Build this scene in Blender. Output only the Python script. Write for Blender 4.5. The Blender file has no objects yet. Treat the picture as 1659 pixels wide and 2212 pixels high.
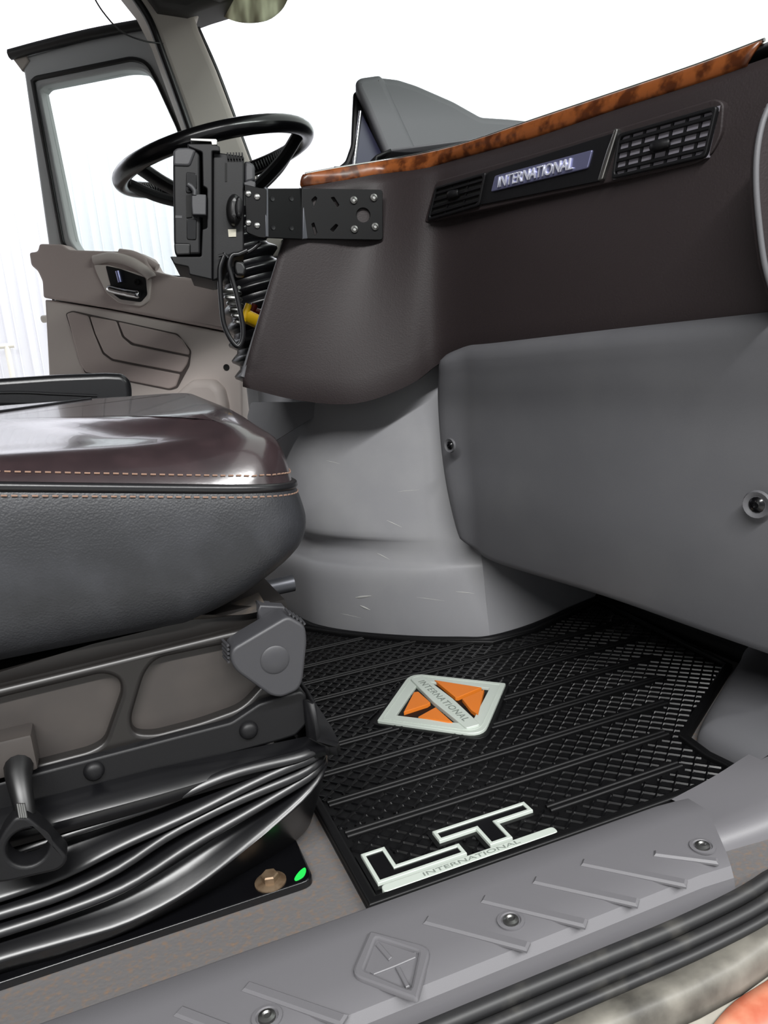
import bpy, bmesh, math, random
from mathutils import Vector as V, Matrix
from mathutils.geometry import tessellate_polygon
random.seed(7)
scene = bpy.context.scene
col = scene.collection

# ------------------------------------------------------------------ camera
# truck axes: X forward, Y across the cab (passenger sill -> driver door), Z up, cab floor at z = 0
F = 1661.0
CX, CY = 829.5, 1106.0
CAM = V((0.0, 0.0, 0.52))
RX = V((0.930, -0.160, 0.331)).normalized()                 # world X in (right, down, forward)
RY = V((-0.353, -0.137, 0.926)); RY = (RY - RX * RX.dot(RY)).normalized()
RZ = RX.cross(RY)
right = V((RX[0], RY[0], RZ[0])); down = V((RX[1], RY[1], RZ[1])); fwd = V((RX[2], RY[2], RZ[2]))
cd = bpy.data.cameras.new('camera'); cam = bpy.data.objects.new('camera', cd); col.objects.link(cam)
cd.sensor_fit = 'HORIZONTAL'; cd.sensor_width = 36.0; cd.lens = F / 1659.0 * 36.0
cd.clip_start = 0.02; cd.clip_end = 200
cam.matrix_world = Matrix(((right.x, -down.x, -fwd.x, CAM.x), (right.y, -down.y, -fwd.y, CAM.y),
                           (right.z, -down.z, -fwd.z, CAM.z), (0, 0, 0, 1)))
scene.camera = cam

# ------------------------------------------------------------------ world, lights, exposure
w = bpy.data.worlds.new('world'); scene.world = w; w.use_nodes = True
bg = w.node_tree.nodes['Background']; bg.inputs[0].default_value = (1.0, 1.0, 0.985, 1); bg.inputs[1].default_value = 1.1
def area(name, loc, target, sx, sy, power, color=(1, 1, 1)):
    l = bpy.data.lights.new(name, 'AREA'); l.shape = 'RECTANGLE'; l.size = sx; l.size_y = sy
    l.energy = power; l.color = color
    o = bpy.data.objects.new(name, l); col.objects.link(o); o.location = loc
    o.rotation_euler = (V(target) - V(loc)).to_track_quat('-Z', 'Y').to_euler()
    return o
area('shop_or_fill_light', (-1.2, -2.2, 3.1), (-1.2, -1.6, 0), 3.4, 0.22, 330, (1, 1, 0.99))
area('shop_or_fill_light', (2.6, -2.2, 3.1), (2.6, -1.6, 0), 3.4, 0.22, 200, (1, 1, 0.99))
area('shop_or_fill_light', (-1.6, 5.3, 4.2), (-1.6, 6.6, 2.9), 4.0, 0.3, 110, (1, 1, 1))  # unseen lamp added to wash the top of the corrugated wall white
area('shop_or_fill_light', (2.6, 5.3, 4.2), (2.6, 6.6, 2.9), 4.0, 0.3, 110, (1, 1, 1))  # second added wash lamp, further forward along the same wall
scene.view_settings.view_transform = 'Standard'; scene.view_settings.look = 'None'
scene.view_settings.gamma = 1.0; scene.view_settings.use_curve_mapping = False
scene.view_settings.exposure = 0.3

# ------------------------------------------------------------------ helpers
AX = {'x': 0, 'y': 1, 'z': 2}
def ray(px, py):
    return right * (px - CX) + down * (py - CY) + fwd * F
def P(px, py, ax, v):                       # a measured sight line met with the plane x, y or z = v
    d = ray(px, py); i = AX[ax]; return CAM + d * ((v - CAM[i]) / d[i])
class Plane:                                # a flat panel's own plane: origin, along, up
    def __init__(s, o, u, v):
        s.o = V(o); s.u = V(u).normalized(); s.v = V(v).normalized(); s.n = s.u.cross(s.v).normalized()
    def px(s, x, y):
        d = ray(x, y); t = (s.o - CAM).dot(s.n) / d.dot(s.n); q = CAM + d * t - s.o
        return (q.dot(s.u), q.dot(s.v))
    def w(s, a, b, c=0): return s.o + s.u * a + s.v * b + s.n * c
    def pts(s, L): return [s.px(*p) for p in L]
FLOOR = Plane((0, 0, 0), (1, 0, 0), (0, 1, 0))

def srgb(h):
    h = h.lstrip('#'); out = []
    for i in (0, 2, 4):
        c = int(h[i:i + 2], 16) / 255; out.append(c / 12.92 if c < .04045 else ((c + .055) / 1.055) ** 2.4)
    return (*out, 1)
MATS = {}
def mat(name, color, rough=.5, metal=0, bump=None, var=None, spec=.5, coat=0):
    """bump=(kind, scale, strength, distance)   var=(scale, colour2, amount, lo, hi)"""
    m = bpy.data.materials.new(name); m.use_nodes = True; nt = m.node_tree; b = nt.nodes['Principled BSDF']
    c = srgb(color); b.inputs['Base Color'].default_value = c; b.inputs['Roughness'].default_value = rough
    b.inputs['Metallic'].default_value = metal; b.inputs['Specular IOR Level'].default_value = spec
    b.inputs['Coat Weight'].default_value = coat
    tc = nt.nodes.new('ShaderNodeTexCoord')
    if var:
        n = nt.nodes.new('ShaderNodeTexNoise'); n.inputs['Scale'].default_value = var[0]; n.inputs['Detail'].default_value = 6
        r = nt.nodes.new('ShaderNodeMapRange'); r.inputs[1].default_value = var[3]; r.inputs[2].default_value = var[4]; r.inputs[4].default_value = var[2]
        mx = nt.nodes.new('ShaderNodeMix'); mx.data_type = 'RGBA'; mx.inputs[6].default_value = c; mx.inputs[7].default_value = srgb(var[1])
        nt.links.new(tc.outputs['Object'], n.inputs[0]); nt.links.new(n.outputs[0], r.inputs[0]); nt.links.new(r.outputs[0], mx.inputs[0]); nt.links.new(mx.outputs[2], b.inputs['Base Color'])
    if bump:
        if bump[0] == 'voronoi':
            t = nt.nodes.new('ShaderNodeTexVoronoi'); t.feature = 'SMOOTH_F1'
        else:
            t = nt.nodes.new('ShaderNodeTexNoise'); t.inputs['Detail'].default_value = 4
        t.inputs['Scale'].default_value = bump[1]
        bp = nt.nodes.new('ShaderNodeBump'); bp.inputs['Strength'].default_value = bump[2]; bp.inputs['Distance'].default_value = bump[3]
        nt.links.new(tc.outputs['Object'], t.inputs['Vector']); nt.links.new(t.outputs[0], bp.inputs['Height']); nt.links.new(bp.outputs[0], b.inputs['Normal'])
    MATS[name] = m; return m
mat('dash_vinyl', '#221b1c', .6, bump=('voronoi', 420, .35, .0006), spec=.4)
mat('grey_plastic', '#505053', .5, bump=('noise', 900, .25, .0004), var=(9, '#575759', .6, .45, .75))
mat('grey_side', '#828285', .46, bump=('noise', 900, .25, .0004), var=(7, '#8e8e8f', .7, .45, .75))
mat('pad_grey', '#565659', .6, bump=('noise', 900, .25, .0004))
mat('black_plastic', '#0c0c0e', .48, bump=('noise', 700, .15, .0004), spec=.3)
mat('black_gloss', '#08080a', .22)
mat('black_void', '#050505', .8)
mat('black_rubber', '#0b0b0c', .38)
mat('bellows_rubber', '#0c0c0e', .3, bump=('noise', 60, .1, .001))
mat('mat_rubber', '#040405', .5, bump=('noise', 300, .2, .0003), spec=.3)
mat('mat_ridge', '#060607', .24, spec=.45)
mat('wood', '#74401f', .28, var=(46, '#3d1d0d', .95, .44, .6), spec=.4)
mat('chrome', '#d9d9dc', .12, 1)
mat('steel', '#9a9a98', .35, 1)
mat('plate_chrome', '#8688ad', .3, .75)
mat('letter_bright', '#d4d6e2', .3, .4)
mat('silver_badge', '#b7bfb7', .4, .2, bump=('noise', 120, .1, .0005))
mat('orange', '#c2691c', .45)
mat('door_taupe', '#bdb3ae', .55, bump=('noise', 700, .2, .0004))
mat('door_taupe_dark', '#ad9f9b', .6, bump=('voronoi', 420, .25, .0005))
mat('door_steel', '#a3a5a6', .45, .2)
mat('pillar', '#a39c95', .6, bump=('noise', 500, .2, .0004))
mat('header', '#3a3837', .7)
mat('leather_top', '#261e20', .2, var=(30, '#33282a', .8, .4, .7), bump=('noise', 240, .08, .0005), spec=.9, coat=.25)
mat('leather_side', '#1d1e21', .46, bump=('voronoi', 560, .32, .0008), var=(14, '#303135', .7, .45, .7))
mat('leather_black', '#161618', .3, bump=('noise', 240, .15, .0006))
mat('thread', '#7d6354', .8)
mat('seat_metal', '#1c1a19', .34, .2)
mat('seat_metal_in', '#312d2b', .5, var=(20, '#3a3532', .8, .4, .7))
mat('knob', '#303033', .5, bump=('noise', 800, .2, .0004))
mat('floor_vinyl', '#5a5858', .5, bump=('voronoi', 300, .35, .0007), var=(150, '#6b5a4c', .9, .5, .72))
mat('step', '#5d5c5f', .45, bump=('noise', 1200, .15, .0003))
mat('sill_rubber', '#1d1d1e', .5, var=(22, '#4a4843', .8, .5, .75))
mat('sill_pale', '#8b877d', .6, var=(26, '#6a675f', .8, .4, .7))
mat('sill_metal', '#76736b', .55, var=(18, '#3c3a36', .95, .4, .68))
mat('red_paint', '#a2543c', .4, var=(30, '#b98066', .9, .4, .7))
mat('bolt_zinc', '#7a6854', .45, .6, var=(90, '#5a4634', .8, .45, .7))
mat('green_paint', '#1fc24a', .5)
mat('yellow', '#e0b410', .45)
mat('red_knob', '#6b1712', .45)
mat('wall_white', '#e2e3ea', .45)
mat('shop_dim', '#8d8f92', .6)
mat('black_metal', '#050506', .5, spec=.16)
mat('dull_steel', '#54555a', .4, .7)
mat('seam_dark', '#4a4240', .7)
mat('vent_back', '#77747c', .6)
mat('letter_dark', '#6f7670', .5)
mat('cloth_dark', '#2b2724', .8, var=(60, '#4a4035', .8, .45, .7))
mat('pipe_white', '#f4f0e6', .5)
mat('concrete', '#a9a8a4', .7, var=(3, '#8f8e8a', .6, .4, .7))
mat('visor', '#b9b4a6', .6, var=(4, '#8a8878', .8, .4, .7))
mat('cable', '#101012', .3)
mat('navy', '#23243a', .4)
mat('scuff', '#a5a5a2', .8)
def glass_mat(name, tint, gloss):
    m = bpy.data.materials.new(name); m.use_nodes = True; nt = m.node_tree; nt.nodes.clear()
    o = nt.nodes.new('ShaderNodeOutputMaterial'); t = nt.nodes.new('ShaderNodeBsdfTransparent'); g = nt.nodes.new('ShaderNodeBsdfGlossy')
    mx = nt.nodes.new('ShaderNodeMixShader'); mx.inputs[0].default_value = gloss; t.inputs[0].default_value = tint; g.inputs['Roughness'].default_value = .02
    nt.links.new(t.outputs[0], mx.inputs[1]); nt.links.new(g.outputs[0], mx.inputs[2]); nt.links.new(mx.outputs[0], o.inputs[0]); MATS[name] = m
glass_mat('glass', (.95, .985, .97, 1), .05)
def thin_mat(name, color):
    m = bpy.data.materials.new(name); m.use_nodes = True; nt = m.node_tree; b = nt.nodes['Principled BSDF']
    t = nt.nodes.new('ShaderNodeBsdfTranslucent'); mx = nt.nodes.new('ShaderNodeMixShader'); mx.inputs[0].default_value = .8
    n = nt.nodes.new('ShaderNodeTexNoise'); n.inputs['Scale'].default_value = 9; r = nt.nodes.new('ShaderNodeValToRGB')
    r.color_ramp.elements[0].position = .35; r.color_ramp.elements[0].color = srgb('#8f8a7c'); r.color_ramp.elements[1].position = .65; r.color_ramp.elements[1].color = srgb(color)
    tc = nt.nodes.new('ShaderNodeTexCoord'); nt.links.new(tc.outputs['Object'], n.inputs[0]); nt.links.new(n.outputs[0], r.inputs[0])
    nt.links.new(r.outputs[0], b.inputs['Base Color']); nt.links.new(r.outputs[0], t.inputs[0])
    nt.links.new(b.outputs[0], mx.inputs[1]); nt.links.new(t.outputs[0], mx.inputs[2]); nt.links.new(mx.outputs[0], nt.nodes['Material Output'].inputs[0]); MATS[name] = m
thin_mat('visor_film', '#d9dac9')

def tag(o, label, cat, group=None):
    o['label'] = label; o['category'] = cat
    if group: o['group'] = group
    return o
def thing(name, label, cat, loc=(0, 0, 0), group=None):
    o = bpy.data.objects.new(name, None); o.empty_display_size = .05; col.objects.link(o); o.location = loc
    return tag(o, label, cat, group)
def world_loc(o):
    p = V(o.location)
    return p
def put(name, me, m, parent=None, label=None):
    o = bpy.data.objects.new(name, me); col.objects.link(o)
    if m: me.materials.append(MATS[m])
    if parent is not None:
        o.parent = parent
        if parent.type == 'EMPTY': o.matrix_parent_inverse = Matrix.Translation(parent.location).inverted()
    if label: o['label'] = label
    return o
def mesh(name, verts, faces, m, parent=None, angle=35, label=None, fix=True):
    me = bpy.data.meshes.new(name); me.from_pydata([tuple(v) for v in verts], [], faces)
    if fix:
        bm = bmesh.new(); bm.from_mesh(me); bmesh.ops.recalc_face_normals(bm, faces=bm.faces); bm.to_mesh(me); bm.free()
    for p in me.polygons: p.use_smooth = True
    me.set_sharp_from_angle(angle=math.radians(angle)); me.update()
    return put(name, me, m, parent, label)
def struct(o):
    o['kind'] = 'structure'; return o
def area2(L): return sum(L[i][0] * L[(i + 1) % len(L)][1] - L[(i + 1) % len(L)][0] * L[i][1] for i in range(len(L))) / 2
def inset(L, d):                            # moves a CCW loop inwards, a CW one outwards, by d
    out = []; n = len(L)
    for i in range(n):
        a, b, c = V(L[i - 1]), V(L[i]), V(L[(i + 1) % n])
        e1 = (b - a); e2 = (c - b)
        if e1.length < 1e-9 or e2.length < 1e-9: out.append(tuple(b)); continue
        e1.normalize(); e2.normalize()
        n1 = V((-e1.y, e1.x)); n2 = V((-e2.y, e2.x)); m = n1 + n2
        k = max(m.dot(m) / 2, .35); out.append(tuple(b + m * (d / k)))
    return out
def rounded(L, r, n=5):                     # rounds the corners of a loop; r may be a list
    out = []; N = len(L); rs = r if isinstance(r, (list, tuple)) else [r] * N
    for i in range(N):
        a, b, c = V(L[i - 1]), V(L[i]), V(L[(i + 1) % N]); rr = rs[i]
        d1 = (a - b); d2 = (c - b); k = min(rr, d1.length * .48, d2.length * .48)
        if k < 1e-5: out.append(tuple(b)); continue
        p, q = b + d1.normalized() * k, b + d2.normalized() * k
        for j in range(n + 1):
            t = j / n; out.append(tuple(p * (1 - t) ** 2 + b * 2 * t * (1 - t) + q * t * t))
    return out
def smooth_loop(L, n=5):                    # closed Catmull-Rom through the points
    out = []; N = len(L)
    for i in range(N):
        p = [V(L[(i + k - 1) % N]) for k in range(4)]
        for j in range(n):
            t = j / n
            out.append(tuple(.5 * (2 * p[1] + (p[2] - p[0]) * t + (2 * p[0] - 5 * p[1] + 4 * p[2] - p[3]) * t * t + (3 * p[1] - p[0] - 3 * p[2] + p[3]) * t ** 3)))
    return out
def smooth_line(L, n=6):
    L = [V(p) for p in L]
    if len(L) < 3: return L
    E_ = [L[0] * 2 - L[1]] + L + [L[-1] * 2 - L[-2]]; out = []
    for i in range(1, len(E_) - 2):
        p = E_[i - 1:i + 3]
        for j in range(n):
            t = j / n
            out.append(.5 * (2 * p[1] + (p[2] - p[0]) * t + (2 * p[0] - 5 * p[1] + 4 * p[2] - p[3]) * t * t + (3 * p[1] - p[0] - 3 * p[2] + p[3]) * t ** 3))
    return out + [L[-1]]
def plate_data(pl, loops, c0, thick, bev=0, seg=3):
    """a flat piece in plane pl: front at c0 (along the normal), back at c0 - thick, front edges rounded by bev"""
    loops = [list(l) for l in loops]
    for i, l in enumerate(loops):
        a = area2(l)
        if (i == 0) != (a > 0): l.reverse()
    verts, faces, rings = [], [], []
    steps = [(bev * (1 - math.sin(k / seg * math.pi / 2)), bev * (1 - math.cos(k / seg * math.pi / 2))) for k in range(seg + 1)] if bev else [(0, 0)]
    steps = [(d, -h) for d, h in steps] + [(0, -thick)]
    base = []
    for l in loops:
        R = []
        for d, h in steps:
            s = len(verts); q = inset(l, d) if d > 1e-7 else l
            verts += [pl.w(x, y, c0 + h) for x, y in q]; R.append((s, q))
        n = len(l)
        for k in range(len(R) - 1):
            a, b = R[k][0], R[k + 1][0]
            for i in range(n):
                j = (i + 1) % n; faces.append((a + i, b + i, b + j, a + j))
        base.append(R)
    for idx in (0, -1):
        qs = [[V((x, y, 0)) for x, y in R[idx][1]] for R in base]
        off = [];
        for R in base: off += [R[idx][0] + i for i in range(len(R[idx][1]))]
        for t in tessellate_polygon(qs):
            f = tuple(off[i] for i in t)
            if len(set(f)) == 3: faces.append(f)
    return verts, faces
def plate(name, pl, loops, c0, thick, m, parent=None, bev=0, seg=3, label=None, angle=35):
    if not isinstance(loops[0][0], (list, tuple, V)) or isinstance(loops[0][0], V): loops = [loops]
    v, f = plate_data(pl, loops, c0, thick, bev, seg)
    o = mesh(name, v, f, m, parent, angle, label)
    nn = pl.u.cross(pl.v).normalized()
    for p in o.data.polygons:
        if abs(p.normal.dot(nn)) > .999: p.use_smooth = False
    return o
def tube_data(pts, r, n=10, closed=False, r2=None, caps=True):
    pts = [V(p) for p in pts]; N = len(pts); verts, faces = [], []
    t0 = ((pts[1] - pts[-1]) if closed else (pts[1] - pts[0])).normalized()
    up = V((0, 0, 1)) if abs(t0.z) < .9 else V((1, 0, 0)); nrm = (up - t0 * up.dot(t0)).normalized()
    for i in range(N):
        a = pts[i - 1] if (i or closed) else pts[i]; b = pts[(i + 1) % N] if (i < N - 1 or closed) else pts[i]
        t = (b - a).normalized(); nrm = (nrm - t * nrm.dot(t)).normalized(); bi = t.cross(nrm)
        rr = r[i] if isinstance(r, (list, tuple)) else r
        for k in range(n):
            an = 2 * math.pi * k / n; verts.append(pts[i] + nrm * (math.cos(an) * rr) + bi * (math.sin(an) * (r2 or rr)))
    for i in range(N if closed else N - 1):
        for k in range(n):
            a, b = i * n, ((i + 1) % N) * n; faces.append((a + k, a + (k + 1) % n, b + (k + 1) % n, b + k))
    if not closed and caps: faces += [tuple(range(n)), tuple((N - 1) * n + k for k in range(n))]
    return verts, faces
def tube(name, pts, r, m, parent=None, n=10, closed=False, r2=None, label=None):
    v, f = tube_data(pts, r, n, closed, r2); return mesh(name, v, f, m, parent, 50, label)
def grid(name, rows, m, parent=None, angle=40, closed_u=False, cap=False, label=None, thick=0):
    nr, nc = len(rows), len(rows[0]); verts = [p for r in rows for p in r]; faces = []
    for i in range(nr - 1):
        for j in range(nc if closed_u else nc - 1):
            k = (j + 1) % nc; faces.append((i * nc + j, i * nc + k, (i + 1) * nc + k, (i + 1) * nc + j))
    if cap: faces += [tuple(range(nc)), tuple((nr - 1) * nc + j for j in range(nc))]
    o = mesh(name, verts, faces, m, parent, angle, label)
    if thick:
        md = o.modifiers.new('thickness', 'SOLIDIFY'); md.thickness = thick; md.offset = 0
    return o
def loft(name, rows, m, parent=None, nu=5, nv=4, angle=40, label=None, thick=0, smooth_v=True):
    rows = [smooth_line(r, nu) for r in rows]
    if smooth_v:
        cols = [smooth_line([r[j] for r in rows], nv) for j in range(len(rows[0]))]
        rows = [[c[i] for c in cols] for i in range(len(cols[0]))]
    return grid(name, rows, m, parent, angle, label=label, thick=thick)
def box_data(c, s, bev=0, mtx=None, seg=2):
    bm = bmesh.new(); bmesh.ops.create_cube(bm, size=1)
    for v in bm.verts: v.co = V((v.co.x * s[0], v.co.y * s[1], v.co.z * s[2]))
    if bev: bmesh.ops.bevel(bm, geom=bm.edges[:], offset=bev, segments=seg, profile=.6, affect='EDGES')
    M = Matrix.Translation(c) @ (mtx.to_4x4() if mtx else Matrix.Identity(4)); bm.transform(M); return bm
def box(name, c, s, m, parent=None, bev=0, mtx=None, label=None, seg=2):
    bm = box_data(c, s, bev, mtx, seg); me = bpy.data.meshes.new(name); bm.to_mesh(me); bm.free()
    for p in me.polygons: p.use_smooth = True
    me.set_sharp_from_angle(angle=math.radians(35)); return put(name, me, m, parent, label)
def lathe(name, prof, origin, axis, m, parent=None, n=20, label=None, angle=35):
    """prof: (radius, height along axis)"""
    ax = V(axis).normalized(); u = ax.orthogonal().normalized(); v = ax.cross(u); verts, faces = [], []
    for r, h in prof:
        for k in range(n):
            a = 2 * math.pi * k / n; verts.append(V(origin) + ax * h + (u * math.cos(a) + v * math.sin(a)) * max(r, 1e-5))
    for i in range(len(prof) - 1):
        for k in range(n):
            j = (k + 1) % n; faces.append((i * n + k, i * n + j, (i + 1) * n + j, (i + 1) * n + k))
    faces += [tuple(range(n)), tuple((len(prof) - 1) * n + k for k in range(n))]
    return mesh(name, verts, faces, m, parent, angle, label)
def text(name, s, pl, a, b, width, height, depth, m, parent, c0=0, shear=0, rot=0, label=None, space=1.0):
    cu = bpy.data.curves.new('t', 'FONT'); cu.body = s; cu.extrude = .01; cu.shear = shear; cu.align_x = 'CENTER'; cu.space_character = space
    t = bpy.data.objects.new('t', cu); col.objects.link(t); dg = bpy.context.evaluated_depsgraph_get()
    me = bpy.data.meshes.new_from_object(t.evaluated_get(dg)); bpy.data.objects.remove(t)
    xs = [v.co.x for v in me.vertices]; ys = [v.co.y for v in me.vertices]; zs = [v.co.z for v in me.vertices]
    cr, sr = math.cos(rot), math.sin(rot)
    for v in me.vertices:
        x = (v.co.x - (min(xs) + max(xs)) / 2) / (max(xs) - min(xs)) * width; y = (v.co.y - (min(ys) + max(ys)) / 2) / (max(ys) - min(ys)) * height
        z = c0 + (depth if v.co.z > 0 else 0)
        v.co = pl.w(a + x * cr - y * sr, b + x * sr + y * cr, z)
    me.name = name; return put(name, me, m, parent, label)
def rrect(x0, x1, y0, y1, r, n=6):
    return rounded([(x0, y0), (x1, y0), (x1, y1), (x0, y1)], r, n)
def lerp(a, b, t): return a + (b - a) * t
def interp(xs, ys, x):
    if x <= xs[0]: return ys[0]
    for i in range(len(xs) - 1):
        if x <= xs[i + 1]: return lerp(ys[i], ys[i + 1], (x - xs[i]) / (xs[i + 1] - xs[i]))
    return ys[-1]

def sinterp(xs, ys, x):                      # smooth curve through the points
    n = len(xs)
    if x <= xs[0]: return ys[0]
    if x >= xs[-1]: return ys[-1]
    m = [(ys[min(i + 1, n - 1)] - ys[max(i - 1, 0)]) / (xs[min(i + 1, n - 1)] - xs[max(i - 1, 0)]) for i in range(n)]
    i = max(k for k in range(n - 1) if xs[k] <= x); h = xs[i + 1] - xs[i]; t = (x - xs[i]) / h
    return (2 * t ** 3 - 3 * t * t + 1) * ys[i] + (t ** 3 - 2 * t * t + t) * h * m[i] + (3 * t * t - 2 * t ** 3) * ys[i + 1] + (t ** 3 - t * t) * h * m[i + 1]
# ================================================================== the setting
struct(box('floor', (-.15, 1.49, -.02), (2.5, 1.94, .04), 'floor_vinyl'))
struct(box('ceiling', (-.45, 1.5, 1.68), (1.9, 1.96, .05), 'header', bev=.02))
struct(box('wall_rear', (-1.42, 1.5, .82), (.05, 1.96, 1.7), 'door_taupe'))
struct(box('wall_passenger', (-1.0, .53, .82), (.8, .05, 1.7), 'door_taupe'))
struct(box('wall_driver', (-1.0, 2.47, .82), (.8, .05, 1.7), 'door_taupe'))
struct(box('floor_shop', (0, 2.5, -1.22), (18, 14, .04), 'concrete'))
struct(box('wall_right', (0, -4.5, 1.6), (18, .06, 5.6), 'shop_dim'))
struct(box('ceiling_shop', (-3.5, 1.05, 4.42), (11, 11.2, .05), 'shop_dim'))
# corrugated shop wall beyond the driver door: sheets of trapezoid ribs
wl = struct(box('wall_left', (-1.9, 6.62, 1.6), (11.6, .06, 5.6), 'wall_white'))
prof = [(0, 0), (.035, 0), (.05, -.028), (.078, -.028), (.093, 0), (.11, 0), (.114, -.006), (.124, -.006), (.128, 0), (.145, 0)]
SW = .145 * 6
sv, sf = [], []
for k in range(6):
    for (x, d) in prof[:-1]: sv.append((x + .145 * k, d))
sv.append((SW, 0))
sheet_me = None
for s in range(9):
    x0 = -3.9 + s * SW
    if sheet_me is None:
        vs = [(x, d, z) for z in (-1.2, 4.4) for x, d in sv]; n = len(sv)
        o = mesh('wall_sheet', vs, [(i, i + 1, n + i + 1, n + i) for i in range(n - 1)], 'wall_white', None, 20)
        sheet_me = o.data
    else:
        o = bpy.data.objects.new('wall_sheet', sheet_me); col.objects.link(o)
    o.parent = wl; o.matrix_parent_inverse = wl.matrix_world.inverted(); o.location = (x0, 6.58, 0)
# white pipe on the shop wall
pp = thing('water_pipe', 'white pipe with a valve standing against the corrugated wall', 'pipe', P(41, 815, 'y', 6.4))
a, b = P(43, 900, 'y', 6.4), P(37, 745, 'y', 6.4)
tube('riser', [(a.x, 6.42, -1.2), (a.x, 6.42, b.z)], .02, 'pipe_white', pp)
tube('valve', [(a.x - .05, 6.42, b.z), (a.x + .05, 6.42, b.z)], .018, 'pipe_white', pp)

# toe board and firewall
struct(loft('wall_front', [[V((x0, y, z0)) for y in (.55, .9, 1.3, 1.8, 2.42)] for x0, z0 in ((.90, -.005), (.96, .06), (1.05, .2), (1.12, .4), (1.14, .92))], 'black_plastic', nu=3, nv=3, thick=.02))

# driver's windscreen pillar, its seal and the header over the windscreen
DP = Plane((0, 2.40, 0), (1, 0, 0), (0, 0, 1))
pil = DP.pts([(262, -40), (300, 8), (333, 72), (372, 180), (402, 262), (420, 320), (448, 400), (500, 560), (640, 560), (575, 430), (520, 283), (470, 150), (432, 62), (424, 38), (440, 18), (520, -40)])
struct(plate('trim_1', DP, pil, .0, .10, 'pillar', bev=.022, seg=4))
sl = [DP.w(*DP.px(*p), .012) for p in [(285, -10), (322, 48), (352, 125), (385, 215), (412, 292), (440, 375)]]
struct(tube('trim_2', smooth_line(sl), .011, 'black_rubber'))
struct(tube('trim_6', smooth_line([DP.w(*DP.px(*p), -.03) for p in [(430, 50), (474, 150), (523, 283), (578, 432), (630, 560)]]), .007, 'black_rubber'))
hd = [DP.px(*p) for p in [(290, -60), (318, 0), (340, 30), (405, 40), (428, 30), (470, 15), (520, 0), (600, -60)]]
struct(plate('trim_3', DP, hd, .03, .14, 'header', bev=.02, seg=4))
struct(loft('trim_4', [[V((x, y, z)) for y in (.58, 1.1, 1.7, 2.3, 2.42)] for x, z in ((.36, 1.66), (.46, 1.60), (.52, 1.585), (.56, 1.62), (.5, 1.68))], 'header', nu=2, nv=3, thick=.01))
# passenger door pillar closing the end of the dashboard
struct(box('wall_pillar', (.955, .565, .41), (.43, .05, .90), 'pad_grey', bev=.012))
# passenger windscreen pillar
struct(tube('trim_5', [(.86, .56, .80), (.70, .56, 1.2), (.52, .57, 1.6)], .045, 'pad_grey', n=14))
# windscreen
wg = struct(box('window_1', (.88, 1.49, 1.265), (.004, 1.84, .9), 'glass', mtx=Matrix.Rotation(math.radians(-43), 3, 'Y')))
wire = tube('antenna_wire', smooth_line([P(195, -20, 'y', 2.33), P(222, 25, 'y', 2.33), P(262, 68, 'y', 2.34), P(310, 88, 'y', 2.35), P(352, 94, 'y', 2.385)]), .0022, 'cable', n=6)
tag(wire, 'thin black wire hanging to the windscreen pillar', 'wire')

# sun visor hanging under the header
VP = Plane((.62, 1.9, 0), (.12, -1, 0), (0, 0, 1))
vis = [VP.px(*p) for p in [(448, -60), (452, 2), (468, 26), (500, 44), (535, 50), (575, 44), (605, 22), (622, -10), (640, -60)]]
vv = thing('sun_visor', 'pale rounded sun visor hanging at the windscreen header', 'sun visor', VP.w(*vis[3], -.01))
plate('visor_board', VP, smooth_loop(vis, 4), 0, .004, 'visor_film', vv, bev=.0015)
tube('hinge_rod', [VP.w(*VP.px(448, -52), -.007), VP.w(*VP.px(640, -52), -.007)], .006, 'steel', vv)

# ================================================================== engine cover between the seats
ec = thing('engine_cover', 'scuffed grey moulded engine cover beside the black floor mat', 'engine cover', (.5, 1.5, 0))
base = [(.32, 1.80), (.328, 1.70), (.348, 1.562), (.372, 1.484), (.425, 1.401), (.507, 1.311), (.577, 1.253), (.621, 1.226)]
def ring(z, left, lean):
    out = []
    for i, (x, y) in enumerate(base):
        t = max(0, 1 - i / 5.5)
        out.append(V((x + lean * .35 + left * t * .5, y + lean + left * t, z)))
    return out
rows = [ring(-.005, 0, 0), ring(.03, 0, .002), ring(.09, 0, .010), ring(.122, .006, .014), ring(.138, .03, .017), ring(.146, .085, .02), ring(.165, .115, .024), ring(.185, .075, .028), ring(.198, .03, .031), ring(.24, .02, .040), ring(.34, .02, .058), ring(.44, .02, .072), ring(.56, .02, .086)]
shell = loft('rear_shell', rows, 'grey_side', ec, nu=5, nv=3, angle=60)
# side wall running forwards under the dashboard
side = []
for z, ln in ((-.005, 0), (.03, .002), (.1, .010), (.2, .03), (.34, .058), (.56, .086)):
    side.append([V((.621 + ln * .35, 1.226 + ln, z)), V((.70 + ln * .3, 1.232 + ln, z)), V((.80, 1.262 + ln, z)), V((.93, 1.30 + ln, z))])
loft('side_wall', side, 'grey_side', ec, nu=3, nv=2)
grid('top_cover', [[V((x, y, .56)) for y in (1.47, 1.6, 1.82)] for x in (.50, .7, .93)], 'grey_side', ec)
grid('far_wall', [[V((x, 1.82 - z * .05, z)) for x in (.34, .7, .93)] for z in (0, .3, .56)], 'grey_side', ec)
# base lip where the cover meets the floor
lip = smooth_line([V((x - .006, y - .006, .006)) for x, y in base[1:]] + [V((.70, 1.225, .006)), V((.80, 1.255, .006)), V((.92, 1.295, .006))], 5)
tube('base_lip', lip, .008, 'black_plastic', ec, n=8)
# dark wedge panel above the cover, under the dashboard edge
WP = Plane((.52, 1.50, .45), (-.88, .47, 0), (0, 0, 1))
plate('wedge_panel', WP, rounded(WP.pts([(548, 868), (735, 868), (700, 888), (600, 950), (560, 985), (540, 900)]), .005), .0, .02, 'pad_grey', ec, bev=.004)
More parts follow.
